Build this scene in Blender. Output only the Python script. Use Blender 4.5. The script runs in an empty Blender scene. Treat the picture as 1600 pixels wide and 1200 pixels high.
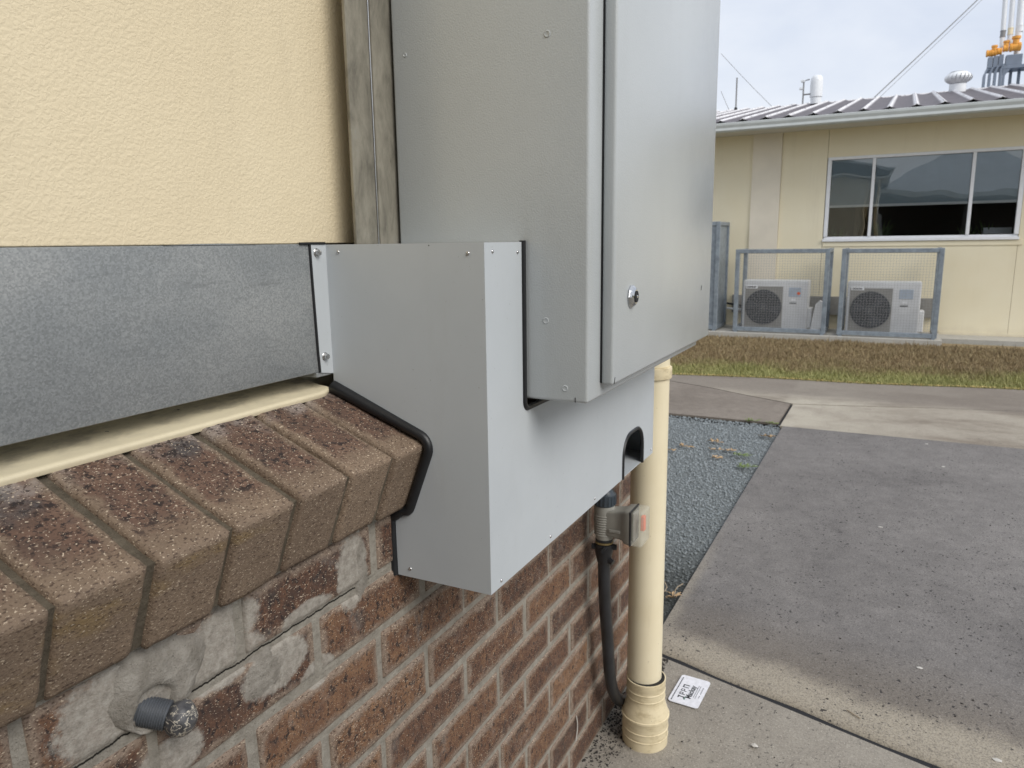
import bpy, bmesh, math, random
import numpy as np
from mathutils import Vector, Matrix, noise as mnoise

random.seed(7)
rng = np.random.default_rng(11)
SC = bpy.context.scene
COL = SC.collection
rad = math.radians

# ------------------------------------------------------------------ camera
YAW, PITCH, ROLL = rad(27.324), rad(10.899), rad(-0.795)
CAM = Vector((-0.899, -0.626, 0.5526))
fwd = Vector((math.cos(YAW) * math.cos(PITCH), math.sin(YAW) * math.cos(PITCH), -math.sin(PITCH)))
r0 = Vector((math.sin(YAW), -math.cos(YAW), 0))
u0 = r0.cross(fwd)
rgt = math.cos(ROLL) * r0 + math.sin(ROLL) * u0
upv = -math.sin(ROLL) * r0 + math.cos(ROLL) * u0
cd = bpy.data.cameras.new('camera')
cam = bpy.data.objects.new('camera', cd)
COL.objects.link(cam)
cam.matrix_world = Matrix(((rgt.x, upv.x, -fwd.x, CAM.x), (rgt.y, upv.y, -fwd.y, CAM.y),
                           (rgt.z, upv.z, -fwd.z, CAM.z), (0, 0, 0, 1)))
cd.sensor_width = 36
cd.lens = 1148.2 / 1600 * 36
cd.clip_start = 0.02
cd.clip_end = 3000
cd.dof.use_dof = True
cd.dof.focus_distance = 1.0
cd.dof.aperture_fstop = 14
SC.camera = cam

# ------------------------------------------------------------------ world and sun
SUN_DIR = Vector((-0.30, -0.70, 0.65)).normalized()      # towards the sun
W = bpy.data.worlds.new('World')
SC.world = W
W.use_nodes = True
wn = W.node_tree
wn.nodes.clear()
wo = wn.nodes.new('ShaderNodeOutputWorld')
bg = wn.nodes.new('ShaderNodeBackground')
bg.inputs['Strength'].default_value = 0.1
sky = wn.nodes.new('ShaderNodeTexSky')
sky.sky_type = 'NISHITA'
sky.sun_disc = False
sky.sun_elevation = math.asin(SUN_DIR.z)
sky.sun_rotation = math.atan2(SUN_DIR.x, SUN_DIR.y)
sky.air_density = 1.2
sky.dust_density = 2.5
tc = wn.nodes.new('ShaderNodeTexCoord')
mp = wn.nodes.new('ShaderNodeMapping')
mp.inputs['Scale'].default_value = (1.4, 1.4, 4.0)
wn.links.new(tc.outputs['Generated'], mp.inputs['Vector'])
nz = wn.nodes.new('ShaderNodeTexNoise')
nz.inputs['Scale'].default_value = 1.7
nz.inputs['Detail'].default_value = 7
nz.inputs['Roughness'].default_value = 0.52
nz.inputs['Distortion'].default_value = 0.3
wn.links.new(mp.outputs['Vector'], nz.inputs['Vector'])
cr = wn.nodes.new('ShaderNodeValToRGB')
cr.color_ramp.elements[0].position = 0.36
cr.color_ramp.elements[0].color = (0.68, 0.74, 0.86, 1)
cr.color_ramp.elements[1].position = 0.64
cr.color_ramp.elements[1].color = (0.90, 0.93, 0.985, 1)
wn.links.new(nz.outputs['Fac'], cr.inputs['Fac'])
sc_ = wn.nodes.new('ShaderNodeMix')
sc_.data_type = 'RGBA'
sc_.blend_type = 'MULTIPLY'
sc_.inputs[0].default_value = 1.0
sc_.inputs[7].default_value = (9.4, 9.4, 9.4, 1)
sc_.clamp_result = False
wn.links.new(cr.outputs['Color'], sc_.inputs[6])
wm = wn.nodes.new('ShaderNodeMix')
wm.data_type = 'RGBA'
wm.inputs[0].default_value = 0.90
wn.links.new(sky.outputs['Color'], wm.inputs[6])
wn.links.new(sc_.outputs[2], wm.inputs[7])
wn.links.new(wm.outputs[2], bg.inputs['Color'])
wn.links.new(bg.outputs['Background'], wo.inputs['Surface'])

sd = bpy.data.lights.new('sun', 'SUN')
sd.energy = 2.0
sd.angle = rad(35)
sd.color = (1.0, 0.96, 0.90)
sun = bpy.data.objects.new('sun', sd)
COL.objects.link(sun)
sun.rotation_euler = SUN_DIR.to_track_quat('Z', 'Y').to_euler()
sun.location = (0, -4, 6)

vs = SC.view_settings
vs.view_transform = 'Standard'
vs.look = 'None'
vs.exposure = 0.22
vs.gamma = 1.0
vs.use_curve_mapping = False
SC.cycles.max_bounces = 6
SC.cycles.diffuse_bounces = 3
SC.cycles.transparent_max_bounces = 12


# ------------------------------------------------------------------ node helpers
class N:
    def __init__(self, name, rough=0.6, metal=0.0, color=(0.5, 0.5, 0.5), spec=0.5):
        self.m = bpy.data.materials.new(name)
        self.m.use_nodes = True
        self.t = self.m.node_tree
        self.b = self.t.nodes['Principled BSDF']
        self.b.inputs['Roughness'].default_value = rough
        self.b.inputs['Metallic'].default_value = metal
        self.b.inputs['Base Color'].default_value = (*color, 1)
        self.b.inputs['Specular IOR Level'].default_value = spec
        self._p = None

    def node(self, k):
        return self.t.nodes.new(k)

    def link(self, a, b):
        self.t.links.new(a, b)

    def pos(self):
        if self._p is None:
            self._p = self.node('ShaderNodeNewGeometry').outputs['Position']
        return self._p

    def local(self):
        return self.node('ShaderNodeTexCoord').outputs['Object']

    def rnd(self):
        return self.node('ShaderNodeObjectInfo').outputs['Random']

    def map(self, v, scale=(1, 1, 1), rot=(0, 0, 0), loc=(0, 0, 0)):
        n = self.node('ShaderNodeMapping')
        n.inputs['Scale'].default_value = scale
        n.inputs['Rotation'].default_value = rot
        n.inputs['Location'].default_value = loc
        self.link(v, n.inputs['Vector'])
        return n.outputs['Vector']

    def noise(self, v, scale, detail=3, rough=0.55, dist=0.0):
        n = self.node('ShaderNodeTexNoise')
        n.inputs['Scale'].default_value = scale
        n.inputs['Detail'].default_value = detail
        n.inputs['Roughness'].default_value = rough
        n.inputs['Distortion'].default_value = dist
        self.link(v, n.inputs['Vector'])
        return n.outputs['Fac']

    def vor(self, v, scale, feature='F1', rnd=1.0):
        n = self.node('ShaderNodeTexVoronoi')
        n.feature = feature
        n.inputs['Scale'].default_value = scale
        n.inputs['Randomness'].default_value = rnd
        self.link(v, n.inputs['Vector'])
        return n.outputs['Distance'], n.outputs.get('Color')

    def step(self, f, a, b, lo=0.0, hi=1.0):
        n = self.node('ShaderNodeMapRange')
        n.interpolation_type = 'SMOOTHSTEP'
        n.inputs['From Min'].default_value = a
        n.inputs['From Max'].default_value = b
        n.inputs['To Min'].default_value = lo
        n.inputs['To Max'].default_value = hi
        self.link(f, n.inputs['Value'])
        return n.outputs['Result']

    def math(self, op, a, b=None, c=None):
        n = self.node('ShaderNodeMath')
        n.operation = op
        for i, x in enumerate((a, b, c)):
            if x is None:
                continue
            if isinstance(x, (int, float)):
                n.inputs[i].default_value = x
            else:
                self.link(x, n.inputs[i])
        return n.outputs[0]

    def sep(self, v):
        n = self.node('ShaderNodeSeparateXYZ')
        self.link(v, n.inputs[0])
        return n.outputs

    def mix(self, f, a, b, mode='MIX'):
        n = self.node('ShaderNodeMix')
        n.data_type = 'RGBA'
        n.blend_type = mode
        for i, x in ((0, f), (6, a), (7, b)):
            if isinstance(x, (int, float)):
                n.inputs[i].default_value = x
            elif isinstance(x, tuple):
                n.inputs[i].default_value = (*x, 1) if len(x) == 3 else x
            else:
                self.link(x, n.inputs[i])
        return n.outputs[2]

    def ramp(self, f, stops):
        n = self.node('ShaderNodeValToRGB')
        e = n.color_ramp.elements
        while len(e) < len(stops):
            e.new(0.5)
        for i, (p, c) in enumerate(stops):
            e[i].position = p
            e[i].color = (*c, 1)
        self.link(f, n.inputs['Fac'])
        return n.outputs['Color']

    def col(self, c):
        self.link(c, self.b.inputs['Base Color'])

    def rough(self, f):
        self.link(f, self.b.inputs['Roughness'])

    def bump(self, h, strength=0.5, dist=0.002, prev=None):
        n = self.node('ShaderNodeBump')
        n.inputs['Strength'].default_value = strength
        n.inputs['Distance'].default_value = dist
        self.link(h, n.inputs['Height'])
        if prev is not None:
            self.link(prev, n.inputs['Normal'])
        self.link(n.outputs['Normal'], self.b.inputs['Normal'])
        return n.outputs['Normal']


MAT = {}


def plain(name, color, rough=0.6, metal=0.0, var=0.08, scale=20, spec=0.5, bump=0.0, bscale=200):
    n = N(name, rough, metal, color, spec)
    f = n.noise(n.pos(), scale, 4)
    lo = tuple(c * (1 - var) for c in color)
    hi = tuple(min(1, c * (1 + var)) for c in color)
    n.col(n.ramp(f, [(0.3, lo), (0.7, hi)]))
    if bump:
        n.bump(n.noise(n.pos(), bscale, 2), bump, 0.001)
    MAT[name] = n.m
    return n.m


# grey powder coat of the cover: smooth, faint scuffs
n = N('cover_paint', 0.42, 0, (0.5, 0.52, 0.54))
f = n.noise(n.pos(), 6, 5, 0.6)
n.col(n.ramp(f, [(0.3, (0.49, 0.525, 0.55)), (0.7, (0.525, 0.56, 0.585))]))
n.rough(n.step(n.noise(n.pos(), 14, 6, 0.65), 0.3, 0.7, 0.34, 0.5))
gr_ = n.noise(n.map(n.pos(), (9, 9, 1.5)), 2.2, 6, 0.7)
c = n.mix(n.step(gr_, 0.54, 0.80, 0, 0.13), n.ramp(f, [(0.3, (0.49, 0.525, 0.55)), (0.7, (0.525, 0.56, 0.585))]), (0.37, 0.375, 0.36))
du = n.noise(n.pos(), 240, 2, 0.6)
n.col(n.mix(n.step(du, 0.72, 0.76, 0, 0.5), c, (0.24, 0.23, 0.21)))
n.bump(n.noise(n.pos(), 900, 2), 0.06, 0.0006)
MAT['cover_paint'] = n.m

# grey orange-peel enamel of the cabinet
n = N('cabinet_paint', 0.33, 0, (0.46, 0.48, 0.485))
f = n.noise(n.pos(), 5, 6, 0.6)
c = n.ramp(f, [(0.3, (0.45, 0.478, 0.487)), (0.7, (0.48, 0.508, 0.517))])
sp = n.noise(n.map(n.pos(), (60, 60, 22)), 1, 5, 0.8)
scr = n.step(sp, 0.73, 0.77)
gr_ = n.noise(n.map(n.pos(), (7, 7, 0.9)), 2.0, 6, 0.7)
c = n.mix(n.step(gr_, 0.54, 0.78, 0, 0.16), c, (0.33, 0.335, 0.32))
n.col(n.mix(scr, c, (0.25, 0.26, 0.25)))
n.rough(n.step(n.noise(n.pos(), 9, 6, 0.7), 0.3, 0.7, 0.20, 0.245))
n.b.inputs['Coat Weight'].default_value = 0.25
n.b.inputs['Coat Roughness'].default_value = 0.25
n.bump(n.noise(n.pos(), 420, 2, 0.5), 0.30, 0.0012)
MAT['cabinet_paint'] = n.m

# galvanised sheet: fine matte spangle
n = N('galvanised_sheet', 0.5, 0.15, (0.35, 0.38, 0.40))
d, cc = n.vor(n.pos(), 560)
vg = n.sep(cc)[0]
f2 = n.noise(n.pos(), 330, 3, 0.6)
sp = n.math('ADD', n.math('MULTIPLY', vg, 0.45), n.math('MULTIPLY', f2, 0.55))
cl = n.noise(n.map(n.pos(), (1, 1, 1.4)), 5, 5, 0.6)
c1 = n.ramp(sp, [(0.25, (0.250, 0.263, 0.265)), (0.75, (0.385, 0.400, 0.402))])
c2 = n.ramp(cl, [(0.36, (0.80, 0.82, 0.84)), (0.60, (1, 1, 1))])
c = n.mix(1.0, c1, c2, 'MULTIPLY')
ru = n.noise(n.map(n.pos(), (3, 3, 26)), 2.2, 6, 0.75)
c = n.mix(n.step(ru, 0.60, 0.70, 0, 0.35), c, (0.11, 0.12, 0.125))
wo_ = n.noise(n.map(n.pos(), (1, 1, 1)), 22, 7, 0.75)
n.col(n.mix(n.step(wo_, 0.60, 0.74, 0, 0.35), c, (0.52, 0.53, 0.52)))
n.rough(n.step(cl, 0.3, 0.7, 0.45, 0.58))
n.bump(n.noise(n.pos(), 4, 2), 0.2, 0.01)
MAT['galvanised_sheet'] = n.m

# weathered galvanised post with cream grime
n = N('weathered_galvanised', 0.6, 0.25, (0.4, 0.38, 0.32))
v = n.map(n.pos(), (1, 1, 0.35))
f = n.noise(v, 34, 8, 0.72, 0.3)
c = n.ramp(f, [(0.30, (0.135, 0.125, 0.102)), (0.45, (0.245, 0.228, 0.185)), (0.60, (0.335, 0.312, 0.255)), (0.75, (0.33, 0.325, 0.30))])
g = n.step(n.noise(n.map(n.pos(), (8, 8, 0.9)), 9, 6, 0.8), 0.66, 0.72)
n.col(n.mix(g, c, (0.09, 0.075, 0.055)))
n.bump(f, 0.25, 0.001)
MAT['weathered_galvanised'] = n.m

# cream textured render
n = N('cream_render', 0.6, 0, (0.76, 0.63, 0.38))
v = n.map(n.pos(), (1, 1, 1.15))
f = n.noise(v, 215, 2, 0.5, 0.5)
st = n.step(f, 0.32, 0.70)
lf = n.noise(n.pos(), 3.2, 4)
c = n.ramp(lf, [(0.3, (0.745, 0.638, 0.440)), (0.7, (0.795, 0.692, 0.49))])
wt = n.noise(n.map(n.pos(), (9, 9, 1.1)), 1.3, 6, 0.7)
c = n.mix(n.step(wt, 0.52, 0.72, 0, 0.16), c, (0.50, 0.42, 0.29))
dk = n.step(n.noise(n.map(n.pos(), (1, 1, 0.6)), 60, 4, 0.7), 0.765, 0.78)
n.col(n.mix(dk, c, (0.28, 0.20, 0.10)))
h = n.bump(st, 0.27, 0.0016)
n.bump(n.noise(n.pos(), 60, 3), 0.25, 0.003, h)
MAT['cream_render'] = n.m

n = N('far_cream', 0.7, 0, (0.83, 0.74, 0.53))
p = n.pos()
f = n.noise(p, 1.8, 5, 0.6)
c = n.ramp(f, [(0.3, (0.84, 0.755, 0.545)), (0.7, (0.875, 0.80, 0.60))])
st = n.noise(n.map(p, (5, 5, 0.35)), 1.0, 5, 0.7)
c = n.mix(n.step(st, 0.54, 0.78, 0, 0.16), c, (0.52, 0.44, 0.31))
zz_ = n.sep(p)[2]
sp = n.math('MULTIPLY', n.step(n.math('ADD', zz_, n.math('MULTIPLY', n.noise(p, 6, 4), 0.22)), -0.48, -0.68), 0.35)
c = n.mix(sp, c, (0.46, 0.38, 0.28))
n.col(c)
n.bump(n.noise(p, 90, 2), 0.25, 0.001)
MAT['far_cream'] = n.m
plain('far_pilaster', (0.80, 0.73, 0.60), 0.7, 0, 0.05, 3, bump=0.2, bscale=90)
plain('soffit_white', (0.62, 0.60, 0.54), 0.6, 0, 0.05, 3)

# sill flashing: cream painted metal, grimy on top
n = N('flashing_cream', 0.45, 0, (0.72, 0.63, 0.44))
z = n.sep(n.pos())
gr = n.noise(n.map(n.pos(), (1, 2.2, 1)), 22, 7, 0.7)
back = n.step(z[1], 0.10, 0.135)
gm = n.math('MULTIPLY', n.step(gr, 0.40, 0.66), n.math('ADD', n.math('MULTIPLY', back, 0.50), 0.10))
c = n.mix(gm, (0.74, 0.66, 0.47), (0.24, 0.21, 0.165))
ch = n.step(n.noise(n.pos(), 75, 3, 0.6), 0.725, 0.745)
n.col(n.mix(n.math('MULTIPLY', ch, back), c, (0.07, 0.055, 0.045)))
MAT['flashing_cream'] = n.m

n = N('pipe_cream', 0.38, 0, (0.83, 0.74, 0.53))
f = n.noise(n.pos(), 9, 5)
c = n.ramp(f, [(0.3, (0.80, 0.71, 0.50)), (0.7, (0.85, 0.765, 0.56))])
g_ = n.noise(n.map(n.pos(), (14, 14, 1.4)), 2.0, 7, 0.75)
c = n.mix(n.step(g_, 0.54, 0.74, 0, 0.35), c, (0.52, 0.45, 0.31))
sp = n.step(n.noise(n.pos(), 110, 3, 0.6), 0.725, 0.745)
n.col(n.mix(n.math('MULTIPLY', sp, 0.7), c, (0.16, 0.12, 0.07)))
MAT['pipe_cream'] = n.m
n = N('pipe_fitting', 0.45, 0, (0.74, 0.62, 0.38))
f = n.noise(n.map(n.pos(), (1, 1, 2)), 28, 7, 0.7)
c = n.ramp(f, [(0.33, (0.54, 0.45, 0.28)), (0.48, (0.73, 0.63, 0.42)), (0.7, (0.79, 0.69, 0.48))])
sp = n.step(n.noise(n.pos(), 150, 3, 0.7), 0.70, 0.73)
n.col(n.mix(sp, c, (0.16, 0.12, 0.07)))
MAT['pipe_fitting'] = n.m
plain('rubber', (0.012, 0.013, 0.015), 0.42, 0, 0.2, 60)
plain('black_plastic', (0.018, 0.019, 0.022), 0.35, 0, 0.2, 40)
plain('hose_black', (0.022, 0.023, 0.026), 0.38, 0, 0.25, 30)
plain('blue_grey_plastic', (0.052, 0.068, 0.085), 0.4, 0, 0.12, 40)
plain('device_grey', (0.30, 0.295, 0.265), 0.45, 0, 0.1, 30, bump=0.1, bscale=300)
plain('conduit_grey', (0.10, 0.11, 0.125), 0.5, 0, 0.1, 60)
plain('orange_red', (0.85, 0.16, 0.06), 0.4)
plain('steel', (0.62, 0.62, 0.62), 0.25, 1.0, 0.08, 90)
plain('chrome', (0.55, 0.56, 0.57), 0.12, 1.0, 0.05, 30)
plain('dark_hole', (0.01, 0.01, 0.012), 0.7, 0, 0.1)
plain('card_white', (0.80, 0.81, 0.86), 0.45, 0, 0.1, 90)
plain('ink', (0.035, 0.04, 0.045), 0.6)
plain('ink_faded', (0.30, 0.31, 0.34), 0.6)
plain('ink_green', (0.10, 0.22, 0.17), 0.6)
plain('cage_galvanised', (0.26, 0.30, 0.34), 0.5, 0.35, 0.22, 16)
plain('wire_galvanised', (0.40, 0.40, 0.39), 0.5, 0.35, 0.1)
plain('unit_white', (0.62, 0.63, 0.64), 0.45, 0, 0.05, 8)
plain('unit_grey', (0.27, 0.265, 0.25), 0.5, 0, 0.06, 10)
plain('fan_dark', (0.055, 0.06, 0.07), 0.5, 0, 0.1)
plain('label_blue', (0.42, 0.48, 0.56), 0.5)
plain('frame_white', (0.84, 0.85, 0.87), 0.4, 0, 0.04)
plain('gutter_paint', (0.52, 0.55, 0.54), 0.4, 0, 0.06, 5)
plain('roller_blind', (0.37, 0.44, 0.49), 0.8, 0, 0.06, 4)
plain('blind_rail_white', (0.88, 0.88, 0.88), 0.4, 0, 0.02)
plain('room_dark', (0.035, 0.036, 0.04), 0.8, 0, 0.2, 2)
plain('vent_white', (0.78, 0.80, 0.82), 0.35, 0, 0.05)
plain('rack_blue_grey', (0.20, 0.235, 0.29), 0.45, 0, 0.1, 5)
plain('valve_orange', (0.78, 0.36, 0.06), 0.45, 0, 0.12, 8)
plain('cable_grey', (0.25, 0.25, 0.25), 0.5, 0.3)
plain('plant_green', (0.07, 0.13, 0.04), 0.6, 0, 0.4, 30)
plain('dry_leaf', (0.44, 0.31, 0.18), 0.7, 0, 0.35, 60)
plain('weed_green', (0.16, 0.22, 0.05), 0.7, 0, 0.35, 60)
plain('twig', (0.30, 0.24, 0.17), 0.8, 0, 0.3, 60)
plain('pale_chip', (0.55, 0.53, 0.49), 0.7, 0, 0.1, 60)
plain('dark_grit', (0.045, 0.04, 0.036), 0.9, 0, 0.4, 80)
plain('shelter_roof', (0.44, 0.47, 0.50), 0.5, 0, 0.1, 3)
plain('shelter_dark', (0.10, 0.095, 0.09), 0.8, 0, 0.1, 3)

# far roof: purple brown metal-tile sheets with white painted on the crests as sky highlights and patchy wear
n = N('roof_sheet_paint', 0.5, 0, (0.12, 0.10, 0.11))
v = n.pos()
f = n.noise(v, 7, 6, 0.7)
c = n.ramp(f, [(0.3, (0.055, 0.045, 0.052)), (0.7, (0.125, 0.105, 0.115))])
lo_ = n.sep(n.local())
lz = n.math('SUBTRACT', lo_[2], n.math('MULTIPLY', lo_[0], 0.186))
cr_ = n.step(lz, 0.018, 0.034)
hl_noise = n.step(n.noise(v, 22, 5, 0.75), 0.34, 0.52)
n.col(n.mix(n.math('MULTIPLY', cr_, hl_noise), c, (0.80, 0.79, 0.80)))
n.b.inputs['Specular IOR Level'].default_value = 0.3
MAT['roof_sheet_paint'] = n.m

# window glass: thin pane
m = bpy.data.materials.new('window_glass')
m.use_nodes = True
t = m.node_tree
t.nodes.clear()
o = t.nodes.new('ShaderNodeOutputMaterial')
mx = t.nodes.new('ShaderNodeMixShader')
tr = t.nodes.new('ShaderNodeBsdfTransparent')
gl = t.nodes.new('ShaderNodeBsdfGlossy')
gl.inputs['Roughness'].default_value = 0.0
fr = t.nodes.new('ShaderNodeFresnel')
fr.inputs['IOR'].default_value = 1.85
ge = t.nodes.new('ShaderNodeNewGeometry')
nn = t.nodes.new('ShaderNodeTexNoise')
nn.inputs['Scale'].default_value = 1.6
nn.inputs['Detail'].default_value = 1
bu = t.nodes.new('ShaderNodeBump')
bu.inputs['Strength'].default_value = 0.25
bu.inputs['Distance'].default_value = 0.02
t.links.new(ge.outputs['Position'], nn.inputs['Vector'])
t.links.new(nn.outputs['Fac'], bu.inputs['Height'])
t.links.new(bu.outputs['Normal'], gl.inputs['Normal'])
tr.inputs['Color'].default_value = (0.965, 0.985, 0.985, 1)
t.links.new(fr.outputs[0], mx.inputs[0])
t.links.new(tr.outputs[0], mx.inputs[1])
t.links.new(gl.outputs[0], mx.inputs[2])
t.links.new(mx.outputs[0], o.inputs['Surface'])
MAT['window_glass'] = m

# clear plastic lid
n = N('clear_plastic', 0.12, 0, (0.80, 0.80, 0.70))
n.b.inputs['Alpha'].default_value = 0.26
MAT['clear_plastic'] = n.m


def smear_mask(n):
    """mortar smeared over the wall: noise plus a few worked patches (world X, Z, radius)"""
    p = n.pos()
    s = n.sep(p)
    tot = None
    for (x, z, rx, rz) in [(-0.50, 0.125, 0.085, 0.05), (-0.315, 0.055, 0.06, 0.035), (-0.39, 0.10, 0.06, 0.03),
                           (-0.17, 0.115, 0.035, 0.06), (-0.38, 0.14, 0.05, 0.03), (-0.245, 0.008, 0.035, 0.022),
                           (-0.47, 0.03, 0.05, 0.03), (-0.26, 0.10, 0.05, 0.016)]:
        dx = n.math('DIVIDE', n.math('SUBTRACT', s[0], x), rx)
        dz = n.math('DIVIDE', n.math('SUBTRACT', s[2], z), rz)
        d2 = n.math('ADD', n.math('MULTIPLY', dx, dx), n.math('MULTIPLY', dz, dz))
        g = n.step(d2, 1.6, 0.0)
        tot = g if tot is None else n.math('MAXIMUM', tot, g)
    nz_ = n.noise(p, 38, 5, 0.65, 0.4)
    a = n.math('ADD', n.math('MULTIPLY', tot, 0.75), n.math('MULTIPLY', nz_, 0.6))
    fe = n.noise(p, 150, 5, 0.75)
    a = n.math('ADD', a, n.math('MULTIPLY', n.math('SUBTRACT', fe, 0.5), 0.55))
    return n.step(a, 0.56, 0.80), nz_


# wall brick: dark red speckled heart, tan sanded rim, manganese spots, grit
def brick_material(name, sill=False):
    n = N(name, 0.75, 0, (0.3, 0.2, 0.15), 0.35)
    loc = n.local()
    p = n.pos()
    s = n.sep(loc)
    big = n.noise(p, 26, 5, 0.6)
    rn = n.rnd()
    if not sill:
        ex = n.math('SUBTRACT', 0.115, n.math('ABSOLUTE', s[0]))
        ez = n.math('SUBTRACT', 0.038, n.math('ABSOLUTE', s[2]))
        e = n.math('MINIMUM', ex, ez)
        e = n.math('ADD', e, n.math('MULTIPLY', n.math('SUBTRACT', n.noise(p, 60, 4, 0.6), 0.5), 0.022))
        e = n.math('ADD', e, n.math('MULTIPLY', n.math('SUBTRACT', big, 0.5), 0.03))
        heart = n.step(e, 0.004, 0.017)
        rim = n.ramp(n.noise(p, 60, 5, 0.7), [(0.3, (0.205, 0.148, 0.108)), (0.7, (0.365, 0.290, 0.228))])
        md = n.noise(n.map(p, (1, 1, 0.8), loc=(3, 1, 8)), 62, 5, 0.7)
        core = n.ramp(n.math('ADD', n.math('ADD', n.math('MULTIPLY', big, 0.4), n.math('MULTIPLY', md, 0.4)), n.math('MULTIPLY', rn, 0.2)),
                      [(0.34, (0.055, 0.034, 0.028)), (0.46, (0.135, 0.070, 0.044)), (0.54, (0.190, 0.100, 0.056)), (0.64, (0.275, 0.155, 0.085))])
        c = n.mix(heart, rim, core)
        dk = n.step(n.noise(n.map(p, (1, 1, 1)), 17, 4, 0.6), 0.58, 0.68)
        c = n.mix(n.math('MULTIPLY', n.math('MULTIPLY', dk, heart), 0.7), c, (0.058, 0.054, 0.052))
    else:
        top = n.step(s[2], 0.040, 0.052)
        ex = n.math('SUBTRACT', 0.0415, n.math('ABSOLUTE', s[0]))
        e = n.math('ADD', ex, n.math('MULTIPLY', n.math('SUBTRACT', n.noise(p, 55, 4, 0.6), 0.5), 0.028))
        front = n.step(n.math('ADD', s[1], n.math('MULTIPLY', n.math('SUBTRACT', big, 0.5), 0.07)), -0.074, -0.028)
        heart = n.math('MULTIPLY', n.math('MULTIPLY', n.step(e, 0.004, 0.016), top), front)
        tan = n.ramp(n.math('ADD', n.math('MULTIPLY', n.noise(p, 18, 4), 0.6), n.math('MULTIPLY', rn, 0.4)),
                     [(0.25, (0.195, 0.142, 0.100)), (0.55, (0.240, 0.178, 0.126)), (0.8, (0.295, 0.218, 0.152))])
        ol = n.step(n.noise(n.map(p, (1, 1, 2.0), loc=(3.1, 0, 0)), 9, 3), 0.56, 0.72)
        tan = n.mix(n.math('MULTIPLY', ol, n.math('SUBTRACT', 0.75, top)), tan, (0.28, 0.195, 0.085))
        core = n.ramp(big, [(0.3, (0.085, 0.055, 0.044)), (0.55, (0.150, 0.086, 0.062)), (0.75, (0.205, 0.128, 0.092))])
        c = n.mix(n.math('MULTIPLY', heart, 0.9), tan, core)
        dk = n.step(n.noise(n.map(p, (1, 1, 1), loc=(0.33, 0.1, 0)), 9, 4, 0.5), 0.585, 0.66)
        c = n.mix(n.math('MULTIPLY', n.math('MULTIPLY', dk, heart), 0.85), c, (0.072, 0.074, 0.078))
        wht = n.math('MULTIPLY', n.step(n.math('ADD', s[1], n.math('MULTIPLY', n.noise(p, 30, 5, 0.7), 0.08)), 0.075, 0.115), top)
        c = n.mix(n.math('MULTIPLY', wht, n.step(n.noise(p, 14, 5, 0.6), 0.42, 0.62, 0.0, 0.7)), c, (0.40, 0.36, 0.33))
    # manganese spots
    sn = n.noise(n.map(p, (1, 1, 0.8)), 105, 3, 0.6)
    sn2 = n.noise(n.map(p, (1, 1, 0.8), loc=(2, 7, 1)), 190, 2, 0.6)
    spots = n.math('MAXIMUM', n.step(sn, 0.570, 0.620), n.step(sn2, 0.585, 0.64, 0, 0.85))
    spots = n.math('MULTIPLY', spots, n.step(heart, 0.0, 1.0, 0.12, 0.92))
    c = n.mix(spots, c, (0.016, 0.014, 0.016))
    # gritty pits, elongated
    pit = n.noise(n.map(p, (0.75, 1.0, 1.7), rot=(0, 0.5, 0)), 340, 2, 0.5)
    pits = n.step(pit, 0.575, 0.64)
    c = n.mix(n.math('MULTIPLY', pits, 0.8), c, (0.055, 0.034, 0.026))
    # pale grit
    gd = n.noise(n.map(p, (0.8, 1.0, 1.9), rot=(0, 0.4, 0), loc=(5, 3, 1)), 400, 2, 0.5)
    gm = n.step(gd, 0.645, 0.675)
    c = n.mix(n.math('MULTIPLY', gm, 0.85), c, (0.74, 0.62, 0.47))
    fine = n.noise(p, 600, 3, 0.7)
    c = n.mix(n.step(fine, 0.3, 0.75, 0.0, 0.35), c, (0.10, 0.06, 0.045))
    if not sill:
        sm, nz_ = smear_mask(n)
        mc = n.ramp(n.noise(p, 95, 7, 0.8), [(0.32, (0.19, 0.17, 0.145)), (0.5, (0.335, 0.31, 0.27)), (0.68, (0.45, 0.425, 0.38))])
        c = n.mix(n.math('MULTIPLY', sm, 0.93), c, mc)
        film = n.step(n.noise(p, 16, 6, 0.75), 0.52, 0.72, 0.0, 0.28)
        c = n.mix(film, c, (0.40, 0.345, 0.30))
    n.col(c)
    h1 = n.bump(pit, 0.55, 0.0016)
    h2 = n.bump(n.noise(p, 90, 5, 0.7), 0.55, 0.003, h1)
    n.bump(fine, 0.35, 0.0006, h2)
    MAT[name] = n.m


brick_material('wall_brick')
brick_material('sill_brick', True)


def mortar_material(name, lo, hi, smear=False):
    n = N(name, 0.9, 0, lo, 0.2)
    p = n.pos()
    f = n.noise(p, 42, 6, 0.7)
    c = n.ramp(f, [(0.3, lo), (0.7, hi)])
    pk = n.step(n.noise(p, 260, 3, 0.7), 0.64, 0.70)
    c = n.mix(n.math('MULTIPLY', pk, 0.6), c, tuple(x * 0.3 for x in lo))
    if smear:
        # shrinkage crack wandering along one bed
        s = n.sep(p)
        w = n.math('MULTIPLY', n.math('SUBTRACT', n.noise(n.map(p, (1, 0, 0)), 34, 5, 0.7), 0.5), 0.014)
        d = n.math('ABSOLUTE', n.math('SUBTRACT', n.math('SUBTRACT', s[2], 0.0885), w))
        inx = n.math('MULTIPLY', n.step(s[0], -0.62, -0.55), n.step(s[0], -0.10, -0.17))
        crk = n.math('MULTIPLY', n.step(d, 0.0016, 0.0007), inx)
        c = n.mix(crk, c, (0.02, 0.018, 0.015))
    n.col(c)
    h = n.bump(n.noise(p, 75, 6, 0.75), 1.0, 0.006)
    n.bump(n.noise(p, 420, 3, 0.7), 0.8, 0.0014, h)
    MAT[name] = n.m


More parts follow.
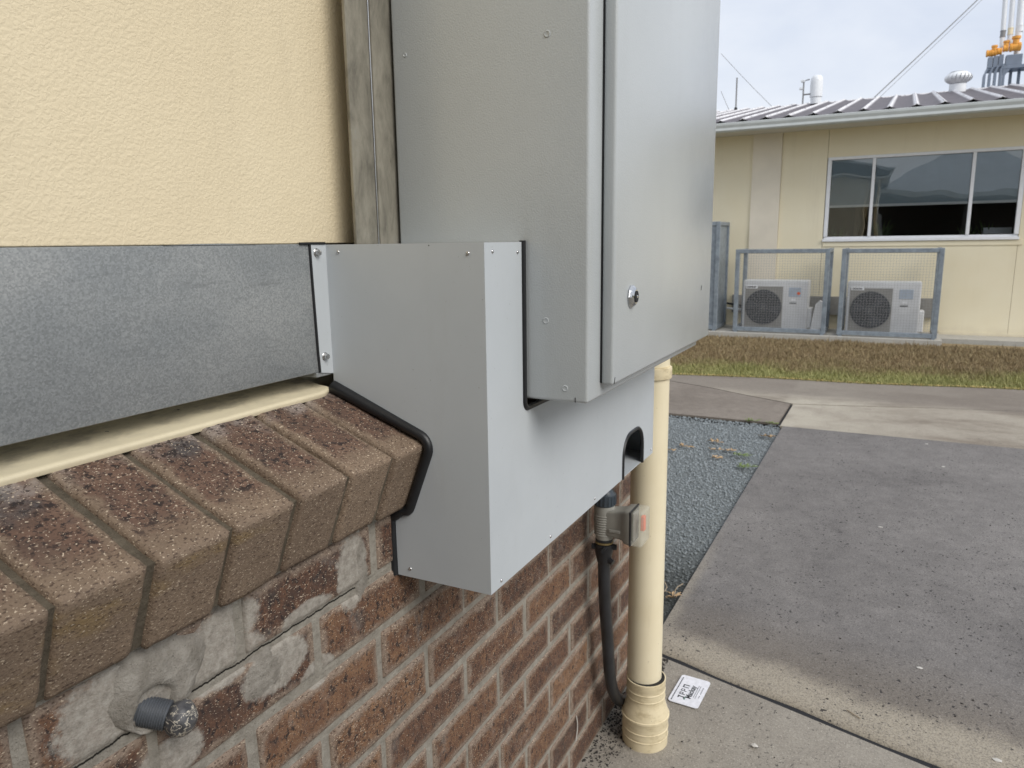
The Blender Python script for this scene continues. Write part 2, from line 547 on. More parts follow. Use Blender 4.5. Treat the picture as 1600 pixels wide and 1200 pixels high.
mortar_material('wall_mortar', (0.255, 0.232, 0.195), (0.43, 0.40, 0.345), True)
mortar_material('sill_mortar', (0.10, 0.084, 0.062), (0.19, 0.162, 0.122))
mortar_material('patch_mortar', (0.23, 0.208, 0.175), (0.43, 0.40, 0.355))


def concrete(name, lo, hi, speck=0.5, spscale=60, grit=0.3, extra=None):
    n = N(name, 0.85, 0, lo, 0.3)
    p = n.pos()
    f = n.noise(p, 1.6, 7, 0.62, 0.3)
    f2 = n.noise(p, 14, 6, 0.65)
    a = n.math('ADD', n.math('MULTIPLY', f, 0.6), n.math('MULTIPLY', f2, 0.4))
    c = n.ramp(a, [(0.34, lo), (0.64, hi)])
    if extra:
        c = extra(n, p, c)
    fg = n.noise(p, 210, 3, 0.75)
    c = n.mix(n.step(fg, 0.40, 0.66, 0.0, grit), c, tuple(x * 0.35 for x in lo))
    fw = n.noise(n.map(p, loc=(4, 4, 4)), 240, 2, 0.6)
    c = n.mix(n.step(fw, 0.60, 0.72, 0.0, 0.55), c, tuple(min(1, x * 1.7) for x in hi))
    d = n.noise(n.map(p, loc=(9, 2, 0)), spscale, 2, 0.5)
    clus = n.step(n.noise(p, 2.6, 4), 0.40, 0.60, 0.3, 1.0)
    d3 = n.noise(n.map(p, loc=(1, 6, 0)), spscale * 2.1, 2, 0.5)
    d = n.math('MAXIMUM', d, n.math('SUBTRACT', d3, 0.01))
    sp = n.math('MULTIPLY', n.math('MULTIPLY', n.step(d, 0.648, 0.695), clus), speck)
    c = n.mix(sp, c, (0.028, 0.026, 0.028))
    n.col(c)
    h = n.bump(n.noise(p, 60, 5, 0.7), 0.45, 0.005)
    n.bump(fg, 0.5, 0.002, h)
    MAT[name] = n.m


def path_extra(n, p, c):
    s = n.sep(p)
    # distance in front of the slanting slab joint: scrubbed pale band and a browner tide line
    j = n.math('SUBTRACT', s[0], n.math('ADD', 1.28, n.math('MULTIPLY', s[1], 0.268)))
    w = n.math('ADD', j, n.math('MULTIPLY', n.math('SUBTRACT', n.noise(p, 4.5, 5, 0.6), 0.5), 0.16))
    w = n.math('ADD', w, n.math('MULTIPLY', n.math('ADD', s[1], 0.3), 0.10))
    c = n.mix(n.step(w, 0.55, 0.14, 0, 0.6), c, (0.21, 0.178, 0.140))
    fz = n.math('ADD', w, n.math('MULTIPLY', n.math('SUBTRACT', n.noise(p, 40, 6, 0.8), 0.5), 0.08))
    c = n.mix(n.step(fz, 0.21, 0.09, 0, 0.9), c, (0.42, 0.375, 0.30))
    e = n.step(n.math('ADD', s[1], n.math('MULTIPLY', n.noise(p, 12, 4), 0.05)), -0.03, 0.02)
    c = n.mix(n.math('MULTIPLY', e, n.step(s[0], 2.6, 1.6, 0, 0.7)), c, (0.33, 0.295, 0.24))
    return c


def pale_extra(n, p, c):
    s = n.sep(p)
    f = n.noise(n.map(p, (1, 0.45, 1)), 2.2, 6, 0.65)
    c = n.mix(n.step(f, 0.42, 0.64, 0, 0.9), c, (0.205, 0.170, 0.135))
    near = n.math('SUBTRACT', n.step(s[1], -0.9, -0.05), n.step(s[1], 0.06, 0.12))
    c = n.mix(n.math('MULTIPLY', near, n.step(n.noise(p, 4, 4), 0.35, 0.6, 0.2, 0.85)), c, (0.46, 0.42, 0.345))
    far = n.step(n.math('ADD', s[0], n.math('MULTIPLY', f, 0.5)), 5.75, 6.1, 0, 0.7)
    c = n.mix(far, c, (0.185, 0.160, 0.140))
    return c


concrete('path_concrete', (0.140, 0.131, 0.127), (0.250, 0.235, 0.224), 0.95, 66, 0.5, path_extra)
concrete('near_concrete', (0.27, 0.245, 0.21), (0.40, 0.37, 0.32), 0.7, 85, 0.3)
concrete('pale_concrete', (0.30, 0.265, 0.215), (0.40, 0.36, 0.30), 0.25, 50, 0.3, pale_extra)
concrete('brown_concrete', (0.165, 0.140, 0.118), (0.27, 0.235, 0.20), 0.2, 50, 0.3)
concrete('pad_concrete', (0.40, 0.385, 0.345), (0.52, 0.50, 0.455), 0.1, 50, 0.2)

n = N('ground_soil', 0.95, 0, (0.2, 0.17, 0.12), 0.2)
f = n.noise(n.pos(), 1.1, 7, 0.65)
n.col(n.ramp(f, [(0.3, (0.13, 0.12, 0.075)), (0.7, (0.24, 0.21, 0.14))]))
n.bump(n.noise(n.pos(), 40, 4), 0.5, 0.01)
MAT['ground_soil'] = n.m

n = N('gravel_bed', 0.9, 0, (0.1, 0.1, 0.1), 0.3)
s = n.sep(n.pos())
f = n.noise(n.pos(), 75, 4, 0.75)
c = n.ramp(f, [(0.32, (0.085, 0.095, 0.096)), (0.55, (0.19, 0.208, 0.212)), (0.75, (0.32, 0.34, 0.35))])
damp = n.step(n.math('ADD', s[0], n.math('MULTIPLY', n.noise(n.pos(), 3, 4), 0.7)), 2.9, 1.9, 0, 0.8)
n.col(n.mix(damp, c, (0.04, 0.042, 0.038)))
n.bump(f, 0.9, 0.012)
MAT['gravel_bed'] = n.m

n = N('gravel_stone', 0.75, 0, (0.2, 0.2, 0.2), 0.35)
p = n.pos()
f = n.noise(p, 55, 2, 0.6)
c = n.ramp(f, [(0.28, (0.165, 0.185, 0.192)), (0.5, (0.235, 0.262, 0.275)), (0.74, (0.36, 0.39, 0.41))])
s = n.sep(p)
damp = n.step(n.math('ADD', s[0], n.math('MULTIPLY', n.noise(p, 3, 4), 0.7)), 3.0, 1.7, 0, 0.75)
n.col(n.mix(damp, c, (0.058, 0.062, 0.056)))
MAT['gravel_stone'] = n.m

n = N('grass_blade', 0.7, 0, (0.2, 0.2, 0.1), 0.25)
p = n.pos()
s = n.sep(p)
e = n.math('ADD', s[0], n.math('MULTIPLY', s[1], 0.13))
e = n.math('ADD', e, n.math('MULTIPLY', n.math('SUBTRACT', n.noise(p, 1.7, 6, 0.75), 0.5), 2.6))
dry = n.step(e, 6.65, 7.75)
g = n.ramp(n.noise(p, 60, 3), [(0.3, (0.20, 0.215, 0.075)), (0.7, (0.41, 0.39, 0.17))])
d = n.ramp(n.noise(p, 14, 5, 0.75), [(0.28, (0.15, 0.105, 0.062)), (0.5, (0.27, 0.205, 0.115)), (0.72, (0.38, 0.325, 0.18))])
n.col(n.mix(dry, g, d))
MAT['grass_blade'] = n.m


# ------------------------------------------------------------------ mesh helpers
class B:
    """collects geometry of one mesh"""

    def __init__(self):
        self.bm = bmesh.new()

    def box(self, x0, x1, y0, y1, z0, z1, bevel=0.0, seg=2):
        r = bmesh.ops.create_cube(self.bm, size=1)
        vs_ = r['verts']
        for v in vs_:
            v.co = Vector((x0 + (v.co.x + .5) * (x1 - x0), y0 + (v.co.y + .5) * (y1 - y0), z0 + (v.co.z + .5) * (z1 - z0)))
        if bevel:
            es = list({e for v in vs_ for e in v.link_edges})
            bmesh.ops.bevel(self.bm, geom=es, offset=bevel, segments=seg, profile=0.5, affect='EDGES')
        return self

    def prism(self, pts, d):
        """polygon of 3D points, extruded by vector d"""
        vs_ = [self.bm.verts.new(p) for p in pts]
        f = self.bm.faces.new(vs_)
        r = bmesh.ops.extrude_face_region(self.bm, geom=[f])
        top = [v for v in r['geom'] if isinstance(v, bmesh.types.BMVert)]
        for v in top:
            v.co += Vector(d)
        self.bm.normal_update()
        big = [fc for fc in self.bm.faces if len(fc.verts) > 4]
        bmesh.ops.triangulate(self.bm, faces=big)
        bmesh.ops.recalc_face_normals(self.bm, faces=self.bm.faces)
        return self

    def cyl(self, a, b, ra, rb=None, seg=20, cap=True):
        a, b = Vector(a), Vector(b)
        rb = ra if rb is None else rb
        d = b - a
        q = d.to_track_quat('Z', 'Y').to_matrix().to_4x4()
        r = bmesh.ops.create_cone(self.bm, cap_ends=cap, segments=seg, radius1=ra, radius2=rb, depth=d.length)
        bmesh.ops.transform(self.bm, matrix=Matrix.Translation((a + b) / 2) @ q, verts=r['verts'])
        return self

    def lathe(self, prof, origin, axis=(0, 0, 1), seg=32):
        """prof: list of (radius, along)"""
        q = Vector(axis).to_track_quat('Z', 'Y').to_matrix()
        o_ = Vector(origin)
        rings = []
        for r_, h in prof:
            rings.append([self.bm.verts.new(o_ + q @ Vector((r_ * math.cos(2 * math.pi * i / seg), r_ * math.sin(2 * math.pi * i / seg), h))) for i in range(seg)])
        for k in range(len(rings) - 1):
            for i in range(seg):
                j = (i + 1) % seg
                self.bm.faces.new((rings[k][i], rings[k][j], rings[k + 1][j], rings[k + 1][i]))
        if prof[0][0] > 1e-5:
            self.bm.faces.new(list(reversed(rings[0])))
        if prof[-1][0] > 1e-5:
            self.bm.faces.new(rings[-1])
        return self

    def tube(self, pts, r, seg=10, closed=False, smooth=0):
        pts = [Vector(p) for p in pts]
        for _ in range(smooth):
            q = [pts[0]]
            for a, b in zip(pts[:-1], pts[1:]):
                q += [a * .75 + b * .25, a * .25 + b * .75]
            q.append(pts[-1])
            pts = q
        rings = []
        prev = None
        for i, p in enumerate(pts):
            d = (pts[min(i + 1, len(pts) - 1)] - pts[max(i - 1, 0)]).normalized()
            if prev is None:
                a = d.orthogonal().normalized()
            else:
                a = (prev - d * prev.dot(d)).normalized()
            prev = a
            b = d.cross(a)
            rr = r[i] if isinstance(r, (list, tuple)) and len(r) == len(pts) else (r if not isinstance(r, (list, tuple)) else r[0])
            rings.append([self.bm.verts.new(p + (a * math.cos(2 * math.pi * k / seg) + b * math.sin(2 * math.pi * k / seg)) * rr) for k in range(seg)])
        for k in range(len(rings) - 1):
            for i in range(seg):
                j = (i + 1) % seg
                self.bm.faces.new((rings[k][i], rings[k][j], rings[k + 1][j], rings[k + 1][i]))
        self.bm.faces.new(list(reversed(rings[0])))
        self.bm.faces.new(rings[-1])
        return self

    def quad(self, *p):
        self.bm.faces.new([self.bm.verts.new(q) for q in p])
        return self

    def mesh(self, name, smooth=False, angle=35):
        me = bpy.data.meshes.new(name)
        bmesh.ops.recalc_face_normals(self.bm, faces=self.bm.faces)
        self.bm.to_mesh(me)
        self.bm.free()
        if smooth:
            me.polygons.foreach_set('use_smooth', [True] * len(me.polygons))
            try:
                me.set_sharp_from_angle(angle=rad(angle))
            except Exception:
                pass
        return me

    def obj(self, name, mat, parent=None, smooth=False, angle=35):
        return link(name, self.mesh(name, smooth, angle), mat, parent)


def link(name, me, mat=None, parent=None):
    o_ = bpy.data.objects.new(name, me)
    COL.objects.link(o_)
    if mat is not None and not me.materials:
        me.materials.append(MAT[mat] if isinstance(mat, str) else mat)
    if parent is not None:
        o_.parent = parent
        o_.matrix_parent_inverse = Matrix.Translation(parent_world(parent)).inverted()
    return o_


def parent_world(p):
    # a top-level Empty sits at its thing's base; every mesh parent sits at the world origin
    return p.location.copy() if p.parent is None else Vector((0, 0, 0))


def tag(o_, label, cat, group=None):
    o_['label'] = label
    o_['category'] = cat
    if group:
        o_['group'] = group
    return o_


def thing(name, label, cat, loc=(0, 0, 0), group=None):
    o_ = bpy.data.objects.new(name, None)
    o_.empty_display_size = 0.1
    o_.location = loc
    COL.objects.link(o_)
    return tag(o_, label, cat, group)


def structure(o_, kind='structure'):
    o_['kind'] = kind
    return o_


ZG = -0.774          # ground level


def from_np(name, verts, faces, mat, parent=None):
    me = bpy.data.meshes.new(name)
    nv, nf, k = len(verts), len(faces), faces.shape[1]
    me.vertices.add(nv)
    me.vertices.foreach_set('co', verts.astype(np.float32).ravel())
    me.loops.add(nf * k)
    me.loops.foreach_set('vertex_index', faces.astype(np.int32).ravel())
    me.polygons.add(nf)
    me.polygons.foreach_set('loop_start', np.arange(0, nf * k, k, dtype=np.int32))
    me.update(calc_edges=True)
    me.validate()
    return link(name, me, mat, parent)


# ================================================================== GROUND
structure(B().quad((-900, -900, ZG - 0.03), (900, -900, ZG - 0.03), (900, 900, ZG - 0.03), (-900, 900, ZG - 0.03)).obj('ground', 'ground_soil'))


def joint_x(y):
    return 1.28 + 0.268 * y


# near pad (camera side of the slanting joint)
b = B()
b.prism([(-6, 0.02, ZG), (joint_x(0.02) - .018, 0.02, ZG), (joint_x(-6) - .018, -6, ZG), (-6, -6, ZG)], (0, 0, -0.1))
structure(b.obj('concrete_apron', 'near_concrete'))
# dark footpath slab with a rounded near lip
b = B()
XE = 4.53
pts = []
nseg = 60
lip = [(0.0, -0.016), (0.004, -0.007), (0.012, -0.001), (0.028, 0.004), (0.06, 0.006)]
rows = []
ys = np.linspace(0.0, -7.0, nseg + 1)
for dx, dz in lip + [(None, 0.006)]:
    row = []
    for y in ys:
        x = XE + 0.006 if dx is None else joint_x(y) + 0.004 + dx + 0.0025 * math.sin(y * 37) + 0.002 * math.sin(y * 91)
        e = 0.0
        row.append(b.bm.verts.new((x, y + (0.0), ZG + dz)))
    rows.append(row)
for r1, r2 in zip(rows[:-1], rows[1:]):
    for i in range(nseg):
        b.bm.faces.new((r1[i], r1[i + 1], r2[i + 1], r2[i]))
# skirt along the gravel
sk = [b.bm.verts.new((r[0].co.x, 0.004, ZG - 0.03)) for r in rows]
for i in range(len(rows) - 1):
    b.bm.faces.new((rows[i][0], rows[i + 1][0], sk[i + 1], sk[i]))
structure(b.obj('footpath', 'path_concrete', smooth=True, angle=60))
# dark dirt in the joint
structure(B().quad((joint_x(0.0) - .022, 0, ZG - .007), (joint_x(-6) - .022, -6, ZG - .007), (joint_x(-6) + .02, -6, ZG - .007), (joint_x(0) + .02, 0, ZG - .007)).obj('joint_dirt', 'dark_hole'))


# pale cross path: main slab, brown slab left of it, strip beyond
def edge_g(y):
    return 6.47 - 0.13 * y + 0.03 * math.sin(y * 3.1)


b = B()
b.prism([(XE + .016, 0.02, ZG + .004), (5.33, 0.02, ZG + .004), (5.42, -0.35, ZG + .004), (5.62, -1.0, ZG + .004), (5.9, -2.2, ZG + .004), (6.0, -7, ZG + .004), (XE + .016, -7, ZG + .004)], (0, 0, -0.1))
structure(b.obj('cross_path_slab', 'pale_concrete'))
b = B()
b.prism([(4.62, 0.045, ZG + .004), (5.335, 0.045, ZG + .004), (5.52, 0.40, ZG + .004), (5.76, 0.80, ZG + .004), (6.1, 1.6, ZG + .004), (6.3, 3.5, ZG + .004), (4.62, 3.5, ZG + .004)], (0, 0, -0.1))
structure(b.obj('brown_path_slab', 'brown_concrete'))
b = B()
near = [(5.355, 0.03), (5.445, -0.35), (5.63, -1.0), (5.905, -2.2), (6.004, -7)]
left = [(6.32, 3.5), (6.12, 1.6), (5.78, 0.80), (5.54, 0.40)]
far = [(edge_g(y), y) for y in np.linspace(-7, 3.5, 30)]
b.prism([(x, y, ZG + .004) for x, y in left + near + far], (0, 0, -0.1))
structure(b.obj('edge_path_slab', 'pale_concrete'))
structure(B().box(4.5, 6.3, -7, 3.5, ZG - .09, ZG - .012).obj('path_joint_dirt', 'dark_hole'))

# gravel bed with loose stones
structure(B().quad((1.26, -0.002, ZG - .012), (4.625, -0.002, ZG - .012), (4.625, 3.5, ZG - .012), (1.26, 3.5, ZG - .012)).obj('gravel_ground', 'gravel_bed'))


def stones(name, count, xr, yr, smin, smax, mat, zoff=0.0, power=1.0):
    base = np.array([[1, 0, 0], [-1, 0, 0], [0, 1, 0], [0, -1, 0], [0, 0, 1], [0, 0, -1]], float)
    fc = np.array([[0, 2, 4], [2, 1, 4], [1, 3, 4], [3, 0, 4], [2, 0, 5], [1, 2, 5], [3, 1, 5], [0, 3, 5]])
    t_ = rng.random(count) ** power
    x = xr[0] + t_ * (xr[1] - xr[0])
    y = yr[0] + rng.random(count) * (yr[1] - yr[0])
    sz = smin + rng.random(count) ** 2 * (smax - smin)
    V = base[None] * (0.55 + 0.75 * rng.random((count, 6, 1)))
    V += (rng.random((count, 6, 3)) - .5) * 0.5
    an = rng.random(count) * 6.283
    ca, sa = np.cos(an)[:, None], np.sin(an)[:, None]
    vx = V[:, :, 0] * ca - V[:, :, 1] * sa
    vy = V[:, :, 0] * sa + V[:, :, 1] * ca
    V = np.stack([vx, vy, V[:, :, 2] * 0.85], -1) * sz[:, None, None]
    V += np.stack([x, y, ZG + zoff + sz * .25], -1)[:, None, :]
    F = (fc[None] + 6 * np.arange(count)[:, None, None]).reshape(-1, 3)
    return from_np(name, V.reshape(-1, 3), F, mat)


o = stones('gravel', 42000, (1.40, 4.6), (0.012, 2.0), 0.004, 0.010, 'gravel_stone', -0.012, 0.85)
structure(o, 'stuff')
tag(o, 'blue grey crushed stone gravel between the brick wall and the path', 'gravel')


# grass strip in front of the cream building
def grass(name, count, xlo, xhi, ylo, yhi, hmin, hmax):
    y = ylo + rng.random(count) * (yhi - ylo)
    eg = 6.47 - 0.13 * y + 0.03 * np.sin(y * 3.1)
    t_ = rng.random(count) ** 1.15
    x = eg - 0.015 + t_ * (xhi - eg)
    h = hmin + rng.random(count) * (hmax - hmin)
    clump = np.array([mnoise.noise((a * 2.3, c * 2.3, 0)) for a, c in zip(x, y)])
    h *= 0.8 + 0.6 * np.clip(clump + .3, 0, 1)
    h *= np.where(rng.random(count) < 0.03, 1.9, 1.0)
    an = rng.random(count) * 6.283
    w = 0.0035 + rng.random(count) * 0.004
    lean = rng.random(count) * 0.9
    la = rng.random(count) * 6.283
    p = np.stack([x, y, np.full(count, ZG - .012)], -1)
    side = np.stack([np.cos(an), np.sin(an), 0 * an], -1) * w[:, None]
    tip = p + np.stack([np.cos(la) * lean * h, np.sin(la) * lean * h, h], -1)
    V = np.stack([p - side, p + side, tip], 1).reshape(-1, 3)
    F = np.arange(count * 3).reshape(-1, 3)
    return from_np(name, V, F, 'grass_blade')


o = grass('grass', 85000, 6.4, 9.54, -3.6, 3.4, 0.02, 0.055)
structure(o, 'stuff')
tag(o, 'strip of half dry lawn, brown at the building and green at the path', 'grass')
structure(B().quad((6.2, -7, ZG - .013), (9.9, -7, ZG - .013), (9.9, 5, ZG - .013), (6.2, 5, ZG - .013)).obj('lawn_soil', 'grass_blade'))
# dry yellow thatch lying along the path edge
cnt = 2600
y = rng.random(cnt) * 7 - 3.6
x = 6.47 - 0.13 * y + 0.03 * np.sin(y * 3.1) + rng.normal(0, 0.012, cnt)
an = rng.random(cnt) * 6.283
p = np.stack([x, y, ZG + .008 + rng.random(cnt) * .008], -1)
d = np.stack([np.cos(an), np.sin(an), rng.random(cnt) * .4], -1) * (0.012 + rng.random(cnt) * .02)[:, None]
q = np.stack([-np.sin(an), np.cos(an), 0 * an], -1) * .0035
o = from_np('edge_thatch', np.stack([p - q, p + q, p + d], 1).reshape(-1, 3), np.arange(cnt * 3).reshape(-1, 3), plain('thatch_straw', (0.58, 0.43, 0.17), 0.8, 0, 0.2, 40))
structure(o, 'stuff')
tag(o, 'line of yellow dead grass along the far edge of the path', 'grass')

# ================================================================== BRICK BUILDING
bld = thing('brick_building', 'brick building with cream rendered upper wall, at left', 'building', (0, 0.1, ZG))
WALL_X0, WALL_X1 = -1.72, 1.385

b = B()
b.box(-6, WALL_X1 - .004, 0.0035, 0.11, ZG - .1, 0.19)
wall = b.obj('brick_wall', 'wall_mortar', bld)


def brick_mesh(L, H, seed, depth=0.05):
    r = random.Random(seed)
    xs = [0, .0025, .008, .03, .06, .095, .13, .165, L - .03, L - .008, L - .0025, L]
    xs = [x_ for i, x_ in enumerate(xs) if x_ <= L - .012 or i >= 9]
    xs = sorted(set([x_ for x_ in xs if 0 <= x_ <= L]))
    zs = [0, .0025, .008, H * .35, H * .65, H - .008, H - .0025, H]
    bm = bmesh.new()
    g = []
    for i, x_ in enumerate(xs):
        row = []
        for j, z_ in enumerate(zs):
            e = min(x_, L - x_, z_, H - z_)
            rr = 0.0045
            dy = rr - math.sqrt(max(0, rr * rr - max(0, rr - e) ** 2))
            jx = jz = 0
            if e < .004:
                jx = mnoise.noise((z_ * 90 + seed, x_ * 60, 3.1)) * .0016
                jz = mnoise.noise((x_ * 90 + seed, z_ * 60, 7.7)) * .0016
            dy += mnoise.noise((x_ * 30, z_ * 30, seed * 5.3)) * .0009
            row.append(bm.verts.new((x_ - L / 2 + jx, dy, z_ - H / 2 + jz)))
        g.append(row)
    for i in range(len(xs) - 1):
        for j in range(len(zs) - 1):
            bm.faces.new((g[i][j], g[i + 1][j], g[i + 1][j + 1], g[i][j + 1]))
    loop = [g[i][0] for i in range(len(xs))] + [g[-1][j] for j in range(1, len(zs))] + \
           [g[i][-1] for i in range(len(xs) - 2, -1, -1)] + [g[0][j] for j in range(len(zs) - 2, 0, -1)]
    bk = [bm.verts.new((v.co.x, depth, v.co.z)) for v in loop]
    for i in range(len(loop)):
        j = (i + 1) % len(loop)
        bm.faces.new((loop[j], loop[i], bk[i], bk[j]))
    bmesh.ops.recalc_face_normals(bm, faces=bm.faces)
    me = bpy.data.meshes.new('brick')
    bm.to_mesh(me)
    bm.free()
    me.polygons.foreach_set('use_smooth', [True] * len(me.polygons))
    me.materials.append(MAT['wall_brick'])
    return me


full = [brick_mesh(0.2275, 0.0742, 10 + i) for i in range(8)]
rr = random.Random(5)
for c_ in range(-2, 9):
    par = (c_ + 1) % 2
    zc = -0.086 * (c_ + 0.5)
    k0 = -16
    for k in range(k0, 15):
        if (k - par) % 2:
            continue
        x0, x1 = 0.12 * k + 0.005, 0.12 * (k + 2) - 0.005
        if x1 < WALL_X0 or x0 > WALL_X1:
            continue
        if x1 > WALL_X1:
            L = WALL_X1 - x0
            if L < 0.04:
                continue
            me = brick_mesh(L, 0.0742, 40 + c_)
            xc = x0 + L / 2
        else:
            me = rr.choice(full)
            xc = (x0 + x1) / 2
        o = link('brick', me, None, wall)
        o.location = (xc + rr.uniform(-.003, .003), rr.uniform(-.0012, .001), zc + rr.uniform(-.0015, .0015))
# -- worked mortar lumps round the conduit and below the sill, a part of the wall
HX, HZ = -0.4825, 0.098


def lump(name, cx, cz, rx, rz, thick, seed, hole=None):
    bm = bmesh.new()
    rings, seg = 9, 34
    prev = None
    for k in range(rings + 1):
        row = []
        for i in range(seg):
            a = 2 * math.pi * i / seg
            wob = 1 + 0.28 * mnoise.noise((math.cos(a) * 1.6 + seed, math.sin(a) * 1.6, 1.0)) + 0.12 * mnoise.noise((math.cos(a) * 5, math.sin(a) * 5 + seed, 4.0))
            t_ = k / rings
            if hole:
                hr = hole[2] * (1 + .15 * mnoise.noise((math.cos(a) * 2, math.sin(a) * 2, seed)))
                ix, iz = hole[0] + hr * math.cos(a), hole[1] + hr * math.sin(a)
            else:
                ix, iz = cx, cz
            x_ = ix + (cx + rx * wob * math.cos(a) - ix) * t_
            z_ = iz + (cz + rz * wob * math.sin(a) - iz) * t_
            h = thick * (1 - t_ ** 2.5) * (1 + .7 * mnoise.noise((x_ * 45, z_ * 45, seed))) + .0015 * mnoise.noise((x_ * 160, z_ * 160, seed)) - .004 * t_ ** 4
            if hole and k == 0:
                h = -.012
            row.append(bm.verts.new((x_, -h, z_)))
        if prev:
            for i in range(seg):
                j = (i + 1) % seg
                bm.faces.new((prev[i], prev[j], row[j], row[i]))
        prev = row
    bmesh.ops.recalc_face_normals(bm, faces=bm.faces)
    me = bpy.data.meshes.new(name)
    bm.to_mesh(me)
    bm.free()
    me.polygons.foreach_set('use_smooth', [True] * len(me.polygons))
    o_ = link(name, me, 'patch_mortar', wall)
    return o_


lump('mortar_patch', -0.468, 0.128, 0.064, 0.040, 0.007, 2.0, (HX, HZ + .003, 0.0205))
lump('mortar_patch', -0.150, 0.118, 0.016, 0.055, 0.003, 5.0)
lump('mortar_patch', -0.335, 0.055, 0.038, 0.03, 0.0016, 8.0)

# -- brick-on-edge sill
SA = rad(21.8)
SC0 = Vector((0, -0.058, 0.276))           # front top arris (y, z)
sill = B().prism([(-1.75, SC0.y + .006 + t_[0] * math.cos(SA) + t_[1] * math.sin(SA), SC0.z + t_[0] * math.sin(SA) - t_[1] * math.cos(SA))
                  for t_ in ((0.001, .0052), (0.178, .0052), (0.178, .104), (-0.0005, .104))], (3.13, 0, 0)).obj('sill', 'sill_mortar', bld)


def sill_mesh(seed):
    bm = bmesh.new()
    bmesh.ops.create_cube(bm, size=1)
    bmesh.ops.subdivide_edges(bm, edges=bm.edges[:], cuts=9, use_grid_fill=True)
    hx, hy, hz, r = .0404, .091, .054, .0046
    for v in bm.verts:
        q_ = Vector((v.co.x * 2, v.co.y * 2, v.co.z * 2))
        # concentrate vertices near the edges
        q_ = Vector([math.copysign(abs(c__) ** 0.6, c__) for c__ in q_])
        p_ = Vector((q_.x * hx, q_.y * hy, q_.z * hz))
        inn = Vector((max(-hx + r, min(hx - r, p_.x)), max(-hy + r, min(hy - r, p_.y)), max(-hz + r, min(hz - r, p_.z))))
        d_ = p_ - inn
        if d_.length > 1e-6:
            p_ = inn + d_.normalized() * r
        nv = mnoise.noise((p_.x * 45 + seed * 9, p_.y * 45, p_.z * 45)) * .0014 + mnoise.noise((p_.x * 130 + seed, p_.y * 130, p_.z * 130)) * .0007
        p_ += Vector((p_.x / hx, p_.y / hy * .6, p_.z / hz)) * nv
        v.co = p_
    me = bpy.data.meshes.new('sill_brick')
    bm.to_mesh(me)
    bm.free()
    me.polygons.foreach_set('use_smooth', [True] * len(me.polygons))
    me.materials.append(MAT['sill_brick'])
    return me


svar = [sill_mesh(s_) for s_ in range(5)]
ctr = SC0 + Vector((0, .091 * math.cos(SA) + .054 * math.sin(SA), .091 * math.sin(SA) - .054 * math.cos(SA)))
for i in range(-13, 20):
    xc = -0.183 + 0.0902 * i
    if xc > 1.36:
        break
    o = link('sill_brick', svar[i % 5], None, sill)
    o.location = (xc + rr.uniform(-.0015, .0015), ctr.y + rr.uniform(-.0025, .0025), ctr.z + rr.uniform(-.0015, .0015))
    o.rotation_euler = (SA + rad(rr.uniform(-.6, .6)), rad(rr.uniform(-.5, .5)), rad(rr.uniform(-.5, .5)))

# -- cream sill flashing with a rolled front edge, tapering round at the right end
b = B()
prof = [(0.1000, 0.3350), (0.0958, 0.3362), (0.0942, 0.3402), (0.0944, 0.3428), (0.0962, 0.3446), (0.0995, 0.3455), (0.120, 0.3490), (0.145, 0.3545), (0.169, 0.360), (0.169, 0.355), (0.14, 0.349), (0.110, 0.3425)]
xsn = [-1.7, -0.9, -0.5, -0.3, -0.2, -0.15, -0.12, -0.10, -0.090, -0.083, -0.077]
rows = []
for i_, x_ in enumerate(xsn):
    t_ = max(0, (x_ + 0.105) / 0.028)
    push = 0.008 * t_ ** 2
    wv = 0.0003 * math.sin(x_ * 23)
    rows.append([b.bm.verts.new((x_, y_ + (push if y_ < .11 else 0) + wv, z_ + (push * .3 if y_ < .11 else 0) + wv * .5)) for y_, z_ in prof])
for r1, r2 in zip(rows[:-1], rows[1:]):
    for i in range(len(prof)):
        j = (i + 1) % len(prof)
        b.bm.faces.new((r1[i], r1[j], r2[j], r2[i]))
b.bm.faces.new(rows[0])
b.bm.faces.new(list(reversed(rows[-1])))
b.obj('sill_flashing', 'flashing_cream', bld, smooth=True, angle=50)

# -- rendered upper wall with rounded arris, backing, eave
b = B()
b.box(-6, 0.20, 0.1025, 0.23, 0.5550, 2.0)
me_r = b.obj('rendered_wall', 'cream_render', bld)
bv = me_r.modifiers.new('bevel', 'BEVEL')
bv.width = 0.0015
bv.segments = 5
B().box(-6, 0.20, 0.1695, 0.2315, 0.30, 0.559).obj('recess_wall', 'far_cream', bld)
B().box(0.203, WALL_X1 - .006, 0.169, 0.23, 0.19, 2.0, 0.01, 3).obj('rendered_wall', 'cream_render', bld)
B().box(-6, WALL_X1 - .008, 0.232, 5.0, ZG - .1, 2.0).obj('building_core', 'far_cream', bld)
B().box(-6, 1.8, -0.42, 5.5, 2.02, 2.06).obj('soffit', 'soffit_white', bld)
B().box(-6, 1.75, -0.47, -0.42, 1.98, 2.16, 0.01).obj('fascia', 'gutter_paint', bld)
B().prism([(-6, -0.5, 2.165), (1.8, -0.5, 2.165), (1.8, 5.5, 3.2), (-6, 5.5, 3.2)], (0, 0, .05)).obj('eave_roof', 'shelter_roof', bld)

